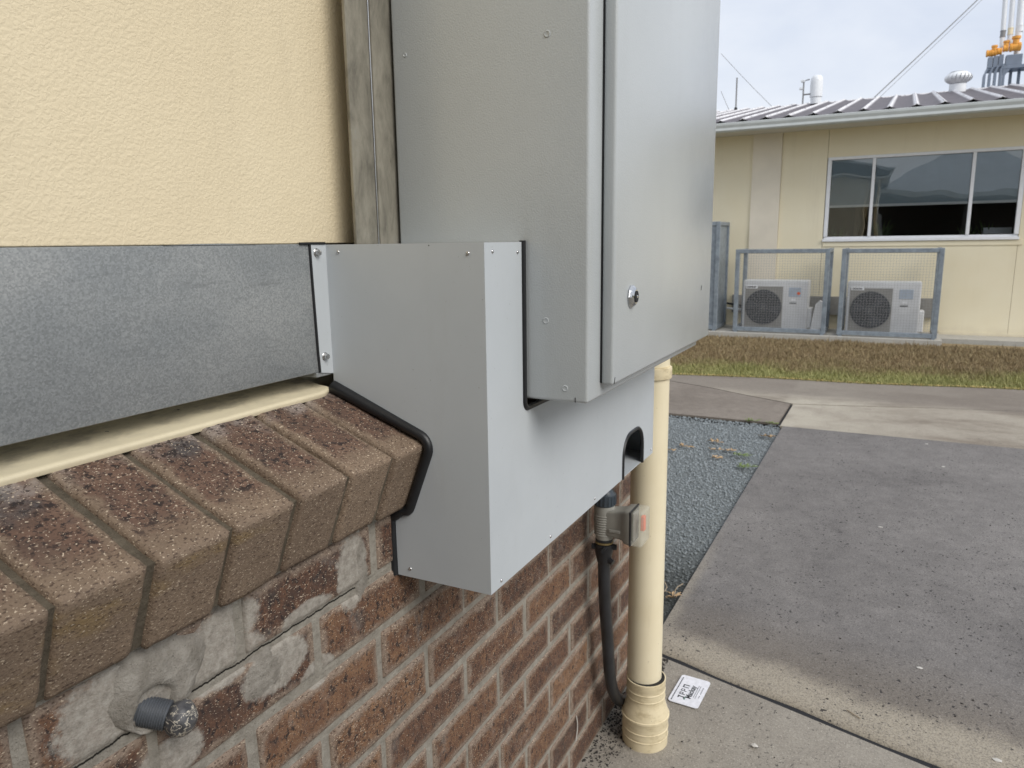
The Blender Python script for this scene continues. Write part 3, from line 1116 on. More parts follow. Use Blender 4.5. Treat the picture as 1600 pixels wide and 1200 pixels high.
# -- corrugated conduit stub with a mortar spattered cap
cond = thing('conduit_stub', 'capped dark grey corrugated conduit stub poking out of the wall mortar', 'conduit', (HX, 0.0, HZ))
ax = Vector((0.035, -0.055, -0.020)).normalized()
A0 = Vector((HX - .004, 0.006, HZ + .003))
prof = [(.0142, -.02)]
h = -.012
while h < .026:
    prof += [(.0147, h), (.0147, h + .0009), (.0136, h + .0012), (.0136, h + .0018)]
    h += .0024
B().lathe(prof, A0, ax, 28).obj('corrugated_sleeve', 'conduit_grey', cond, True, 25)
n = N('spattered_cap', 0.45, 0, (0.06, 0.06, 0.065))
v_ = n.noise(n.map(n.pos(), (1, 1, 1.8)), 55, 4, 0.6, 1.2)
vein = n.step(n.math('ABSOLUTE', n.math('SUBTRACT', v_, 0.5)), 0.022, 0.006)
s_ = n.sep(n.pos())
edge = n.step(n.noise(n.pos(), 60, 3, 0.6), 0.62, 0.70)
c = n.ramp(n.noise(n.pos(), 120, 3), [(0.3, (0.045, 0.045, 0.05)), (0.7, (0.12, 0.12, 0.125))])
c = n.mix(n.math('MAXIMUM', vein, edge), c, (0.62, 0.57, 0.47))
n.col(c)
n.bump(v_, 0.6, 0.002)
MAT['spattered_cap'] = n.m
b = B()
ce = A0 + ax * .038
r_ = bmesh.ops.create_icosphere(b.bm, subdivisions=4, radius=.0178)
for v in r_['verts']:
    k_ = 1 + .07 * mnoise.noise(v.co * 90) + .03 * mnoise.noise(v.co * 260)
    al = v.co.dot(ax)
    v.co = (v.co - ax * al * .12) * k_ + ce
b.obj('cap', 'spattered_cap', cond, True, 80)

# ================================================================== GALVANISED DUCT
duct = thing('galvanised_duct', 'long galvanised steel duct along the wall above the brick sill', 'duct', (-0.6, 0.12, 0.372))
b = B()
b.box(-1.75, -0.0735, 0.1005, 0.1685, 0.3725, 0.5545, 0.0016, 2)
b.obj('duct_body', 'galvanised_sheet', duct, True, 40)
B().box(-0.104, -0.074, 0.1002, 0.135, 0.3655, 0.3722, .0006, 1).obj('end_lip', 'galvanised_sheet', duct)
B().prism([(-0.335, 0.0998, 0.5546), (-0.29, 0.0998, 0.5560), (-0.25, 0.0998, 0.5562), (-0.20, 0.0998, 0.5546)], (0, .0022, 0)).obj('lid_lip', 'galvanised_sheet', duct)

# ================================================================== STEEL POST behind the cabinet
post = thing('steel_post', 'weathered galvanised steel post between rendered wall and grey cabinet', 'post', (0.0, 0.1, 0.36))
B().box(-0.0500, -0.0010, 0.0585, 0.0640, 0.36, 2.0, .0012, 2).obj('flange', 'weathered_galvanised', post, True, 40)
B().box(0.0045, 0.0560, 0.0575, 0.0640, 0.36, 2.0, .0012, 2).obj('flange', 'weathered_galvanised', post, True, 40)
b = B()
zz = [0.36, 0.60, 0.66, 0.70, 0.86, 0.90, 1.2, 2.0]
b.tube([(0.0008 + .0003 * (i % 2), 0.0592, z_) for i, z_ in enumerate(zz)], .0015, 8).obj('bright_seam', 'steel', post, True)
B().box(0.0045, 0.0095, 0.0642, 0.1020, 0.36, 2.0).obj('web', 'weathered_galvanised', post)

# ================================================================== COVER
XC, YF = -0.0705, -0.1604
cov = thing('sheet_metal_cover', 'light grey sheet metal cover box fitted round the cabinet base and brick sill', 'cover', (0.3, -0.08, 0.07))
ZT, ZB = 0.5532, 0.0705
off = 0.0105
nt_ = Vector((-math.sin(SA), math.cos(SA)))
nf_ = Vector((-math.cos(SA), -math.sin(SA)))
tdir = Vector((math.cos(SA), math.sin(SA)))
P0 = Vector((SC0.y, SC0.z))
ctop = P0 + nt_ * off
ptop_end = ctop + tdir * ((0.0985 - ctop.x) / tdir.x)
cfr = P0 + nf_ * off
ddn = Vector((math.sin(SA), -math.cos(SA)))
corner = P0 + (nt_ + nf_) * off
pbot = cfr + ddn * .104


def arc(c_, r_, a0, a1, k=6):
    return [Vector((c_.x + r_ * math.cos(a0 + (a1 - a0) * i / k), c_.y + r_ * math.sin(a0 + (a1 - a0) * i / k))) for i in range(k + 1)]


a_t = math.atan2(nt_.y, nt_.x)
a_f = math.atan2(nf_.y, nf_.x) % (2 * math.pi)
rc = 0.020
cc_ = corner - (nt_ + nf_) * rc
path = [ptop_end] + arc(cc_, rc, a_t, a_f) + \
       arc(pbot + ddn * -.004 - nf_ * .012, .012, a_f, a_f + rad(85), 5) + [Vector((0.000, 0.1600)), Vector((0.0045, 0.156)), Vector((0.0045, 0.11)), Vector((0.004, ZB - .001))]
outl = [(XC, 0.0985, ZT), (XC, YF, ZT), (XC, YF, ZB)] + [(XC, p_.x, p_.y) for p_ in reversed(path)]
B().prism(outl, (0.0015, 0, 0)).obj('side_panel', 'cover_paint', cov)
# flange screwed to the duct
B().prism([(-0.1025, 0.0985, ZT), (XC + .0004, 0.0985, ZT), (XC + .0004, 0.0985, 0.3668), (-0.098, 0.0985, 0.3722)], (0, .0014, 0)).obj('flange', 'cover_paint', cov)
B().tube([(-0.1025, 0.0996, ZT + .0006), (-0.1015, 0.0996, 0.50), (-0.0990, 0.0996, 0.40), (-0.0975, 0.0996, 0.3725)], .0021, 8).obj('edge_seal', 'rubber', cov, True)
B().tube([(-0.122, .0995, ZT + .0018), (-0.10, .0985, ZT + .002), (-0.073, 0.0980, ZT + .002)], .0018, 8).obj('edge_seal', 'rubber', cov, True)
# front panel: notch for the cabinet, arch for a conduit
NX, NZ, NR = 0.0398, 0.3135, 0.012
XR = 0.705
cut = [(NX, ZT)] + [(NX + NR - NR * math.cos(a), NZ + NR - NR * math.sin(a)) for a in np.linspace(0, math.pi / 2, 7)]
AX0, AX1, AZ = 0.4915, 0.6235, 0.158
ar = 0.045
arch = [(AX1, ZB)] + [(AX1 - ar + ar * math.cos(a), AZ - ar + ar * math.sin(a)) for a in np.linspace(0, math.pi / 2, 7)] + \
       [(AX0 + ar - ar * math.sin(a), AZ - ar + ar * math.cos(a)) for a in np.linspace(0, math.pi / 2, 7)] + [(AX0, ZB)]
outl = [(XC + .0002, ZT)] + cut + [(XR, NZ), (XR, ZB)] + arch + [(XC + .0002, ZB)]
B().prism([(x_, YF - .0004, z_) for x_, z_ in outl], (0, .0015, 0)).obj('front_panel', 'cover_paint', cov)
B().prism([(XR - .0016, YF + .0013, ZB), (XR - .0016, -.002, ZB), (XR - .0016, -.002, 0.325), (XR - .0016, YF + .0013, 0.325)], (.0015, 0, 0)).obj('end_panel', 'cover_paint', cov)
B().box(XC + .002, XR - .002, YF + .0013, -.004, ZB + .0002, ZB + .0016).obj('bottom_panel', 'cover_paint', cov)
B().box(XC + .002, 0.044, YF + .0013, 0.056, ZT - .0018, ZT - .0004).obj('top_panel', 'cover_paint', cov)
b = B()
b.box(AX0 - .03, AX1 + .03, YF + .05, YF + .052, ZB + .002, AZ + .02)
b.obj('arch_shade', 'black_plastic', cov)  # black sheet standing in for the shaded interior behind the arch
# rubber edge trims
sp_ = [Vector((XC - .0006, path[0].x + .001, path[0].y - .003))]
for t_ in (.2, .4, .6, .8):
    q_ = path[0].lerp(path[1], t_)
    sp_.append(Vector((XC - .0006, q_.x, q_.y - .003 * (1 - t_))))
sp_ += [Vector((XC - .0006, p_.x, p_.y)) for p_ in path[1:]]
B().tube(sp_, [max(.0072, .0100 - .0006 * i_) for i_ in range(len(sp_))], 12).obj('sill_seal', 'rubber', cov, True)
B().tube([p_ + Vector((.0085, .0, -.004)) for p_ in sp_], .0065, 8).obj('inner_seal', 'rubber', cov, True)
B().tube([(NX + .0005, YF, ZT + .002)] + [(x_, YF, z_) for x_, z_ in cut[1:]] + [(0.35, YF, NZ)], .0046, 10, smooth=1).obj('notch_seal', 'rubber', cov, True)
B().tube([(x_, YF, z_) for x_, z_ in arch], .0042, 10, smooth=1).obj('arch_seal', 'rubber', cov, True)


def rivet(p_, nrm, r_=.0028, parent=cov):
    B().lathe([(0, -.0002), (r_, -.0002), (r_ * .98, .0005), (r_ * .75, .0012), (r_ * .42, .0015), (r_ * .34, .0008), (0, .0007)], p_, nrm, 16).obj('rivet', 'steel', parent, True, 45)


for y_, z_ in ((0.0769, 0.5425), (-0.1365, 0.5396), (-0.0249, 0.0825)):
    rivet((XC, y_, z_), (-1, 0, 0))
for x_, z_ in ((-0.0488, .5415), (0.023, .5394), (-.0403, .0795), (.1309, .0815), (.3315, .081), (.692, .082)):
    rivet((x_, YF - .0004, z_), (0, -1, 0))
B().cyl((XC - .0002, -0.0771, 0.5502), (XC + .001, -0.0771, 0.5502), .0009, seg=8).obj('pilot_hole', 'dark_hole', cov)
for x_, z_ in ((-0.0905, 0.5422), (-0.0866, 0.3942)):
    b = B()
    b.lathe([(0, 0), (.0062, 0), (.0062, .0008), (.0055, .0016), (0, .0016)], (x_, 0.0985, z_), (0, -1, 0), 20)
    b.cyl((x_, 0.0970, z_), (x_, 0.0922, z_), .0042, .0041, 6)
    b.cyl((x_, 0.0922, z_), (x_, 0.0918, z_), .0026, .0024, 12)
    b.obj('bolt', 'steel', cov, True, 25)

# ================================================================== CABINET
cab = thing('electrical_cabinet', 'tall grey electrical cabinet with round silver key lock on its door', 'cabinet', (0.37, -0.1, 0.328))
CX0, CX1, CYB, CYF, CZ0, CZ1 = 0.0454, 0.690, 0.0530, -0.2570, 0.3280, 1.16
B().box(CX0, CX1, CYF, CYB, CZ0, CZ1, .0045, 3).obj('body', 'cabinet_paint', cab, True, 40)
door = B().box(0.0925, 0.7115, -0.2775, -0.2592, 0.3475, 1.14, .0045, 3).obj('door', 'cabinet_paint', cab, True, 40)
B().box(0.094, 0.685, -0.2594, -0.2565, 0.35, 1.138).obj('door_gasket', 'rubber', cab)
b = B()
b.lathe([(0, 0), (.0178, 0), (.0178, .002), (.0168, .0035), (.0120, .0080), (.0108, .0086), (0, .0086)], (0.1685, -0.2775, 0.4705), (0, -1, 0), 10)
lock = b.obj('lock', 'chrome', door, True, 18)
B().lathe([(0, 0), (.0088, 0), (.0088, .0010), (.0062, .0012), (0, .0004)], (0.1685, -0.2861, 0.4705), (0, -1, 0), 20).obj('lock_core', 'dark_hole', door, True)
B().box(0.1655, 0.1715, -0.2885, -0.2862, 0.4685, 0.4725, .0008, 1).obj('key_wing', 'chrome', door)
for y_, z_, r_ in ((-0.1973, 0.8213, .0048), (-0.1934, 0.4434, .0048), (-0.2229, 0.3479, .0048), (0.0294, 0.8223, .0032)):
    B().lathe([(0, 0), (r_, 0), (r_, .0005), (r_ * .75, .0011), (r_ * .6, .0006), (0, .0008)], (CX0 + .0002, y_, z_), (-1, 0, 0), 20).obj('plug', 'cabinet_paint', cab, True, 40)
for (p_, q__) in (((0.1010, -0.2777, 0.3585), (0.0975, -0.2777, 0.3495)), ((0.628, -0.2777, 0.4605), (0.624, -0.2777, 0.4515))):
    B().tube([p_, q__], .0006, 6).obj('paint_chip', 'dark_hole', door)
B().tube([(CX0 - .0001, -0.2385, 0.3360), (CX0 - .0001, -0.2385, 0.3290)], .0006, 6).obj('paint_chip', 'dark_hole', cab)
B().box(0.075, 0.11, 0.0532, 0.0955, 0.6, 0.64).obj('mounting_bracket', 'galvanised_sheet', cab)
B().box(0.075, 0.11, 0.0532, 0.0955, 1.0, 1.04).obj('mounting_bracket', 'galvanised_sheet', cab)

# ================================================================== DOWNPIPE
PX, PY = 0.843, -0.112
dp = thing('downpipe', 'cream plastic downpipe with ribbed floor socket beside the brick wall', 'pipe', (PX, PY, ZG))
B().cyl((PX, PY, ZG + .02), (PX, PY, 2.02), .0455, seg=48).obj('pipe', 'pipe_cream', dp, True)
z0 = ZG
def ring(r_, z_, a_=.0013, w_=.0022):
    return [(r_, z_ - w_), (r_ + a_, z_ - w_ * .55), (r_ + a_, z_ + w_ * .55), (r_, z_ + w_)]


prof = [(.0600, -.02)] + ring(.0602, .026) + ring(.0604, .049) + [(.0606, .076), (.0612, .0785), (.0634, .0795), (.0634, .0855), (.0612, .0865), (.0604, .090), (.0590, .096), (.0565, .104), (.0537, .113), (.0515, .122), (.0507, .127), (.0505, .131)] + \
       ring(.0506, .137, .0010) + ring(.0507, .157, .0010) + [(.0508, .168), (.0516, .170), (.0516, .187), (.0490, .1875), (.0485, .183), (.046, .183)]
B().lathe(prof, (PX - .005, PY - .007, z0), (0, 0, 1), 64).obj('floor_socket', 'pipe_fitting', dp, True, 24)
B().lathe([(.0462, .1865), (.0486, .1872), (.0494, .1868), (.047, .180)], (PX - .005, PY - .007, z0), (0, 0, 1), 40).obj('dark_ring', 'dark_hole', dp, True)  # near-black ring round the pipe at the socket mouth
B().lathe([(.0455, 0), (.0505, 0), (.0512, .003), (.0512, .024), (.0505, .027), (.047, .0275), (.047, .03), (.0455, .03)], (PX, PY, .222), (0, 0, 1), 40).obj('collar', 'pipe_fitting', dp, True, 40)
B().box(PX - .02, PX + .02, PY + .04, 0.0, -0.02, 0.0, .002).obj('wall_bracket', 'pipe_cream', dp)

# ================================================================== INLINE FITTING AND HOSE
DX, DY = 0.686, -0.052
dev = thing('conduit_isolator', 'grey plastic inline fitting with clear lid hanging under the cover', 'fitting', (DX, DY, -0.14))
B().cyl((DX, DY, -0.05), (DX, DY, 0.0705), .0155, seg=24).obj('inlet_pipe', 'blue_grey_plastic', dev, True)
b = B()
b.lathe([(.0165, .004), (.0205, .0), (.0225, -.006)], (DX, DY, -.030), seg=32)
b.lathe([(.0245, -.036), (.0262, -.034), (.0268, -.008), (.0225, -.004), (.0205, .0)], (DX, DY, -.030), seg=32)
for i in range(18):
    a = 2 * math.pi * i / 18
    c_, s_ = math.cos(a), math.sin(a)
    b.cyl((DX + .0265 * c_, DY + .0265 * s_, -.062), (DX + .0265 * c_, DY + .0265 * s_, -.040), .0016, seg=6)
b.obj('ribbed_nut', 'blue_grey_plastic', dev, True, 40)
# grey body: vertical barrel plus a box growing towards the viewer's right
b = B()
b.lathe([(.0205, -.150), (.0215, -.146), (.0235, -.135), (.0250, -.072), (.0235, -.064)], (DX, DY, 0), seg=32)
for i in range(9):
    b.lathe([(.0252 - i * .00018, -.088 - i * .006), (.0262 - i * .00018, -.0895 - i * .006), (.0252 - i * .00018, -.091 - i * .006)], (DX, DY, 0), seg=24)
body = b.obj('body', 'device_grey', dev, True, 40)
b = B()
yy = [(-.006, .021, -.136, -.074), (-.030, .0235, -.138, -.072), (-.052, .0255, -.140, -.068), (-.058, .031, -.145, -.064), (-.072, .033, -.147, -.063)]
rows = []
for dy_, hw, za, zb in yy:
    row = []
    for sx, sz in ((-1, 0), (-1, 1), (1, 1), (1, 0)):
        for k in range(4):
            a0_ = {(-1, 0): math.pi, (-1, 1): math.pi / 2, (1, 1): 0, (1, 0): -math.pi / 2}[(sx, sz)]
            rr_ = .006
            cx_, cz_ = sx * (hw - rr_), (zb - rr_ if sz else za + rr_)
            aa = {(-1, 0): 1.5 * math.pi - k * math.pi / 6, (-1, 1): math.pi - k * math.pi / 6, (1, 1): math.pi / 2 - k * math.pi / 6, (1, 0): -k * math.pi / 6}[(sx, sz)]
            row.append(b.bm.verts.new((DX + cx_ + rr_ * math.cos(aa), DY + dy_, cz_ + rr_ * math.sin(aa))))
    rows.append(row)
for r1, r2 in zip(rows[:-1], rows[1:]):
    for i in range(16):
        j = (i + 1) % 16
        b.bm.faces.new((r1[i], r1[j], r2[j], r2[i]))
b.bm.faces.new(rows[0])
b.bm.faces.new(rows[-1])
b.obj('housing', 'device_grey', dev, True, 45)
# raised maker's plate, unreadable
b = B()
b.box(DX - .0262, DX - .0246, DY - .048, DY - .020, -.1235, -.1155, .0004, 1)
for i in range(7):
    y_ = DY - .0225 - i * .0036
    b.box(DX - .0270, DX - .0260, y_ - .0024, y_, -.1220 + (i % 2) * .001, -.1170, .0002, 1)
b.obj('maker_plate', 'device_grey', dev)
B().box(DX - .0335, DX + .0335, DY - .0755, DY - .0722, -.1475, -.0625, .001, 1).obj('lid_gasket', 'rubber', dev)
lid = B().box(DX - .0325, DX + .0325, DY - .103, DY - .0757, -.1465, -.0625, .005, 3).obj('clear_lid', 'clear_plastic', dev, True, 40)
B().box(DX - .010, DX + .006, DY - .101, DY - .092, -.114, -.078, .002, 2).obj('switch', 'orange_red', dev)
B().box(DX - .022, DX + .012, DY - .080, DY - .0757, -.138, -.070, .001, 1).obj('switch_plate', 'device_grey', dev)
# coupling below
b = B()
b.lathe([(.0195, -.158), (.0212, -.156), (.0212, -.151), (.0190, -.149)], (DX, DY, 0), seg=28)
b.obj('neck_ring', 'black_plastic', dev, True)
B().lathe([(.0205, -.1625), (.0222, -.161), (.0222, -.1585), (.0205, -.1575)], (DX, DY, 0), seg=28).obj('brass_ring', plain('brass', (0.33, 0.25, 0.12), 0.4, 0.6), dev, True)
b = B()
b.lathe([(.015, -.215), (.0175, -.208), (.0205, -.190), (.0222, -.183), (.0222, -.164), (.018, -.1625)], (DX, DY, 0), seg=12)
for a in (0.3, 1.87, 3.44, 5.0):
    c_, s_ = math.cos(a), math.sin(a)
    b.cyl((DX + .019 * c_, DY + .019 * s_, -.173), (DX + .0305 * c_, DY + .0305 * s_, -.173), .0085, .0072, 8)
b.cyl((DX - .004, DY - .012, -.202), (DX - .008, DY - .026, -.207), .008, .007, 8)
b.obj('wing_nut', 'black_plastic', dev, True, 35)

hose = B().tube([(DX, DY, -.205), (0.688, -.052, -.2655), (0.703, -.050, -.3436), (0.7255, -.050, -.4419), (0.736, -.050, -.5175), (0.760, -.050, -.5972), (0.815, -.050, -.6700), (0.91, -.047, -.722), (1.02, -.04, -.748), (1.12, -.03, -.772), (1.16, -.028, -.80)],
                .0150, 16, smooth=2).obj('hose', 'hose_black', None, True)
tag(hose, 'black flexible hose dropping from the grey fitting and curving behind the downpipe', 'hose')

# ================================================================== CARD ON THE GROUND
card = thing('printed_card', 'white printed card reading Mackay lying on the concrete by the downpipe', 'card', (1.098, -0.177, ZG))
cw, ch_, crad = .074, .0445, .010
pts = []
for sx, sy, a0_ in ((1, 1, 0), (-1, 1, 90), (-1, -1, 180), (1, -1, 270)):
    for k in range(5):
        a = rad(a0_ + k * 22.5)
        pts.append((sx * (cw - crad) + crad * math.cos(a), sy * (ch_ - crad) + crad * math.sin(a)))
ROTC = rad(-2.5)


def cpt(x_, y_, z_=0.0):
    c_, s_ = math.cos(ROTC), math.sin(ROTC)
    return Vector((1.098 + x_ * c_ - y_ * s_, -0.177 + x_ * s_ + y_ * c_, ZG + .0035 + z_))


B().prism([cpt(x_, y_, .0012) for x_, y_ in pts], (0, 0, -.0016)).obj('sheet', 'card_white', card)


def lettering(txt, x_, y_, size, mat, bold=0.0, name='lettering', sx=1.0):
    cu = bpy.data.curves.new('lettering', 'FONT')
    cu.body = txt
    cu.size = size
    cu.offset = bold
    cu.align_x = 'LEFT'
    tmp = bpy.data.objects.new('tmp_text', cu)
    COL.objects.link(tmp)
    bpy.context.view_layer.update()
    dg = bpy.context.evaluated_depsgraph_get()
    me = bpy.data.meshes.new_from_object(tmp.evaluated_get(dg))
    bpy.data.objects.remove(tmp)
    for v in me.vertices:
        v.co = cpt(x_ + v.co.x * sx, y_ + v.co.y, .0016)
    return link(name, me, mat, card)


lettering('Mackay', -.040, -.013, .0235, 'ink', .0006)
B().prism([cpt(x_, y_, .0014) for x_, y_ in ((-.028, -.0180), (.038, -.0180), (.038, -.0198), (-.028, -.0198))], (0, 0, .0003)).obj('underline', 'ink_faded', card)
b = B()
for i in range(11):
    x_ = -.030 + i * .0062
    b.prism([cpt(a_, c_, .0014) for a_, c_ in ((x_, -.0232), (x_ + .0045, -.0232), (x_ + .0045, -.0254), (x_, -.0254))], (0, 0, .0003))
b.obj('fine_print', 'ink_faded', card)
b = B()
for i in range(7):
    x_ = -.024 + i * .0075 + (.006 if i > 1 else 0)
    b.prism([cpt(a_, c_, .0014) for a_, c_ in ((x_, -.0315), (x_ + .0055, -.0315), (x_ + .0055, -.0345), (x_, -.0345))], (0, 0, .0003))
b.obj('fine_print', 'ink_faded', card)
b = B()
for i in range(15):
    x_ = -.066 + i * .0085
    b.prism([cpt(a_, c_, .0014) for a_, c_ in ((x_, .0375), (x_ + .0062, .0375), (x_ + .0062, .0345), (x_, .0345))], (0, 0, .0003))
b.obj('fine_print', 'ink', card)
# logo block: bars and a little stepped mark
b = B()
for (xa, xb, ya, yb) in ((-.046, -.034, .020, .0235), (-.0405, -.0365, .006, .020), (-.046, -.0385, .004, .0075), (-.028, -.025, .007, .024), (-.025, -.017, .0215, .024), (-.019, -.0165, .014, .024), (-.025, -.017, .013, .0155),
                         (-.010, -.0075, .007, .024), (-.0075, .001, .0215, .024), (-.001, .0012, .014, .024), (-.0075, .001, .013, .0155), (.010, .013, .006, .024), (.013, .026, .0205, .024), (.022, .0255, .006, .0205)):
    b.prism([cpt(a_, c_, .0014) for a_, c_ in ((xa, ya), (xb, ya), (xb, yb), (xa, yb))], (0, 0, .0003))
b.obj('logo', 'ink', card)
b = B()
b.prism([cpt(a_, c_, .0014) for a_, c_ in ((-.052, .001), (-.030, .001), (-.036, .0045), (-.049, .0045))], (0, 0, .0002))
b.obj('logo_mark', 'ink_green', card)

# ================================================================== CREAM BUILDING (faces the camera across the lawn)
XW = 10.5
far = thing('cream_building', 'cream rendered single storey building across the lawn with dark ribbed roof', 'building', (XW, 0, ZG))
wx1 = XW + .16
# wall panels around the window opening
WY0, WY1, WZ0, WZ1 = -2.0, 0.295, 0.515, 1.645
for (y0, y1, z0_, z1_) in ((0.902, 0.304, ZG - .05, 2.035),):
    B().box(XW, wx1, y1, y0, z0_, z1_).obj('wall_panel', 'far_cream', far)
B().box(XW, wx1, 1.304, 7.0, ZG - .05, 2.035).obj('wall_panel', 'far_cream', far)
B().box(XW, wx1, WY0 + .0, 0.300, WZ1, 2.035).obj('wall_panel', 'far_cream', far)
B().box(XW, wx1, WY0 + .0, 0.300, ZG - .05, WZ0).obj('wall_panel', 'far_cream', far)
B().box(XW + .001, wx1, -6.5, WY0 - .004, ZG - .05, 2.035).obj('wall_panel', 'far_cream', far)
B().box(XW - .03, wx1, 0.905, 1.301, ZG - .05, 2.035).obj('pilaster', 'far_pilaster', far)
B().box(XW - .012, XW - .0005, WY0 - .05, 0.298, 0.435, 0.495, .003).obj('sill_band', 'far_cream', far)
B().box(XW - .010, XW - .0005, -6.5, -1.22, ZG - .01, -0.70, .003).obj('base_band', 'far_cream', far)
B().box(XW + 4.9, XW + 5.0, -6.5, 7, ZG, 2.4).obj('rear_wall', 'far_cream', far)
B().box(XW - .06, XW - .0005, -1.17, 1.5, -0.52, -0.26, .004).obj('cable_trunking', plain('trunking_grey', (0.30, 0.29, 0.27), 0.6), far)

win = B().box(XW + .02, XW + .06, WY0, WY1, WZ0, WZ0 + .055, .004).obj('window', 'frame_white', far)
for nm, (ya, yb, za, zb) in (('frame_head', (WY0, WY1, WZ1 - .04, WZ1)), ('frame_jamb', (WY0, WY0 + .05, WZ0 + .056, WZ1 - .041)), ('frame_jamb', (WY1 - .05, WY1, WZ0 + .056, WZ1 - .041)),
                             ('mullion', (-0.305, -0.265, WZ0 + .056, WZ1 - .041)), ('mullion', (-1.46, -1.42, WZ0 + .056, WZ1 - .041))):
    B().box(XW - .006, XW + .06, ya, yb, za, zb, .004).obj(nm, 'frame_white', win)
B().box(XW - .035, XW + .019, WY0 - .01, WY1 + .01, WZ0 - .012, WZ0 + .025, .004).obj('frame_sill', 'frame_white', win)
for ya, yb in ((WY1 - .052, -0.263), (-0.307, -1.418), (-1.462, WY0 + .052)):
    B().box(XW + .030, XW + .034, yb, ya, WZ0 + .057, WZ1 - .042).obj('pane', 'window_glass', win)
    B().box(XW + .050, XW + .053, yb + .002, ya - .002, 1.000, WZ1 - .043).obj('blind', 'roller_blind', win)
    B().box(XW + .038, XW + .056, yb + .002, ya - .002, 0.966, 0.9995, .003).obj('blind_rail', 'blind_rail_white', win)
# room behind the glass: floor, back wall, ceiling, bench, plants
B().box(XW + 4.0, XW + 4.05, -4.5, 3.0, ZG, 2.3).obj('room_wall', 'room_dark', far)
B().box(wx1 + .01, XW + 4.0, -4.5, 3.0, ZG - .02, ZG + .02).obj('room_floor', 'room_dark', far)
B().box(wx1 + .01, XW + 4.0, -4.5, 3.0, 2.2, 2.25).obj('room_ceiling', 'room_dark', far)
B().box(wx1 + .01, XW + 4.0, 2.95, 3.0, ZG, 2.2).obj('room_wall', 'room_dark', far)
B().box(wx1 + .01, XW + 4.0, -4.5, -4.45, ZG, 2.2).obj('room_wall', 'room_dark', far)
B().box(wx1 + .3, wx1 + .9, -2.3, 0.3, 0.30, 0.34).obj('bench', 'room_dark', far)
B().box(wx1 + .5, wx1 + .56, -0.12, -0.06, -.7, 1.9).obj('room_column', plain('room_timber', (0.10, 0.07, 0.05), 0.7), far)
B().box(wx1 + .35, wx1 + .7, -1.98, -1.66, 0.58, 0.66).obj('white_tray', 'frame_white', far)
for (py, n_, hh) in ((0.15, 40, .22), (-0.42, 60, .28), (-1.5, 40, .18), (-1.72, 30, .25)):
    pl = thing('potted_plant', {0.15: 'small green plant on the left behind the window glass', -0.42: 'bushiest green plant behind the middle window pane', -1.5: 'low green plant left in the right window pane', -1.72: 'green plant beside the white tray in the right window pane'}[py], 'plant', (wx1 + .45, py, 0.34), 'plants behind the window')
    b = B()
    for k in range(n_):
        a, t_ = random.random() * 6.28, random.random()
        base = Vector((wx1 + .45, py, 0.34 + .1 * t_))
        tip = base + Vector((math.cos(a) * .16 * random.random(), math.sin(a) * .18, 0.14 + hh * random.random()))
        w_ = Vector((-math.sin(a), math.cos(a), 0)) * .014
        mid = (base + tip) / 2 + Vector((0, 0, .03))
        b.bm.faces.new([b.bm.verts.new(base), b.bm.verts.new(mid - w_), b.bm.verts.new(tip), b.bm.verts.new(mid + w_)])
    b.obj('foliage', 'plant_green', pl)
    B().lathe([(.03, -.0), (.045, .09), (.04, .09)], (wx1 + .45, py, 0.342), seg=14).obj('pot', 'room_timber', pl, True)

# roof, gutter, soffit
GX = 9.86
ROOF_S = 0.186
B().box(GX + .02, XW - .002, -6.5, 7, 2.02, 2.035).obj('soffit', 'soffit_white', far)
gp = [(0, 0), (0.0, .105), (.012, .112), (.020, .105), (.018, .10), (.012, .04), (.03, .012), (.10, .012), (.115, .03), (.115, 0.02), (.10, 0)]
b = B()
pr = [(GX - .09 + x_, -6.5, 1.995 + z_) for x_, z_ in [(0.02, 0), (0.005, .018), (0.012, .05), (0.0, .085), (0.0, .112), (.012, .118), (.02, .112), (.02, .09), (.03, .02), (.11, .02), (.11, .11), (.118, .11), (.118, 0)]]
b.prism(pr, (0, 13.5, 0))
b.obj('gutter', 'gutter_paint', far)
roof = B().prism([(GX, -6.5, 2.11), (GX + 5.25, -6.5, 2.11 + 5.25 * ROOF_S), (GX + 5.25, 7, 2.11 + 5.25 * ROOF_S), (GX, 7, 2.11)], (0, 0, -.03)).obj('roof', 'shelter_dark', far)
pitch = .296
bm = bmesh.new()
L_ = 5.35
kx = [0, .02, .5, 1.2, 2.2, 3.4, L_]
seg = 14
g = []
for x_ in kx:
    row = []
    for j in range(seg + 1):
        t_ = j / seg
        e = abs(2 * t_ - 1)
        z_ = .046 * e ** 2.6
        row.append(bm.verts.new((x_, (t_ - .5) * pitch, z_ + x_ * ROOF_S)))
    g.append(row)
for i in range(len(kx) - 1):
    for j in range(seg):
        bm.faces.new((g[i][j], g[i + 1][j], g[i + 1][j + 1], g[i][j + 1]))
ge_ = bmesh.ops.extrude_face_region(bm, geom=bm.faces[:])
for v in ge_['geom']:
    if isinstance(v, bmesh.types.BMVert):
        v.co.z -= .009
bmesh.ops.recalc_face_normals(bm, faces=bm.faces)
rs = bpy.data.meshes.new('roof_sheet')
bm.to_mesh(rs)
bm.free()
rs.polygons.foreach_set('use_smooth', [True] * len(rs.polygons))
rs.set_sharp_from_angle(angle=rad(50))
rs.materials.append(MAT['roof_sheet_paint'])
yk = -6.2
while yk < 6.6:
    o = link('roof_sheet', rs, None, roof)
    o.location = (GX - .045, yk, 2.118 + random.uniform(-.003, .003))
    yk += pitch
B().box(GX + 5.2, GX + 5.5, -6.5, 7, 2.11 + 5.25 * ROOF_S - .05, 2.11 + 5.25 * ROOF_S + .03, .02).obj('ridge_cap', 'roof_sheet_paint', roof)
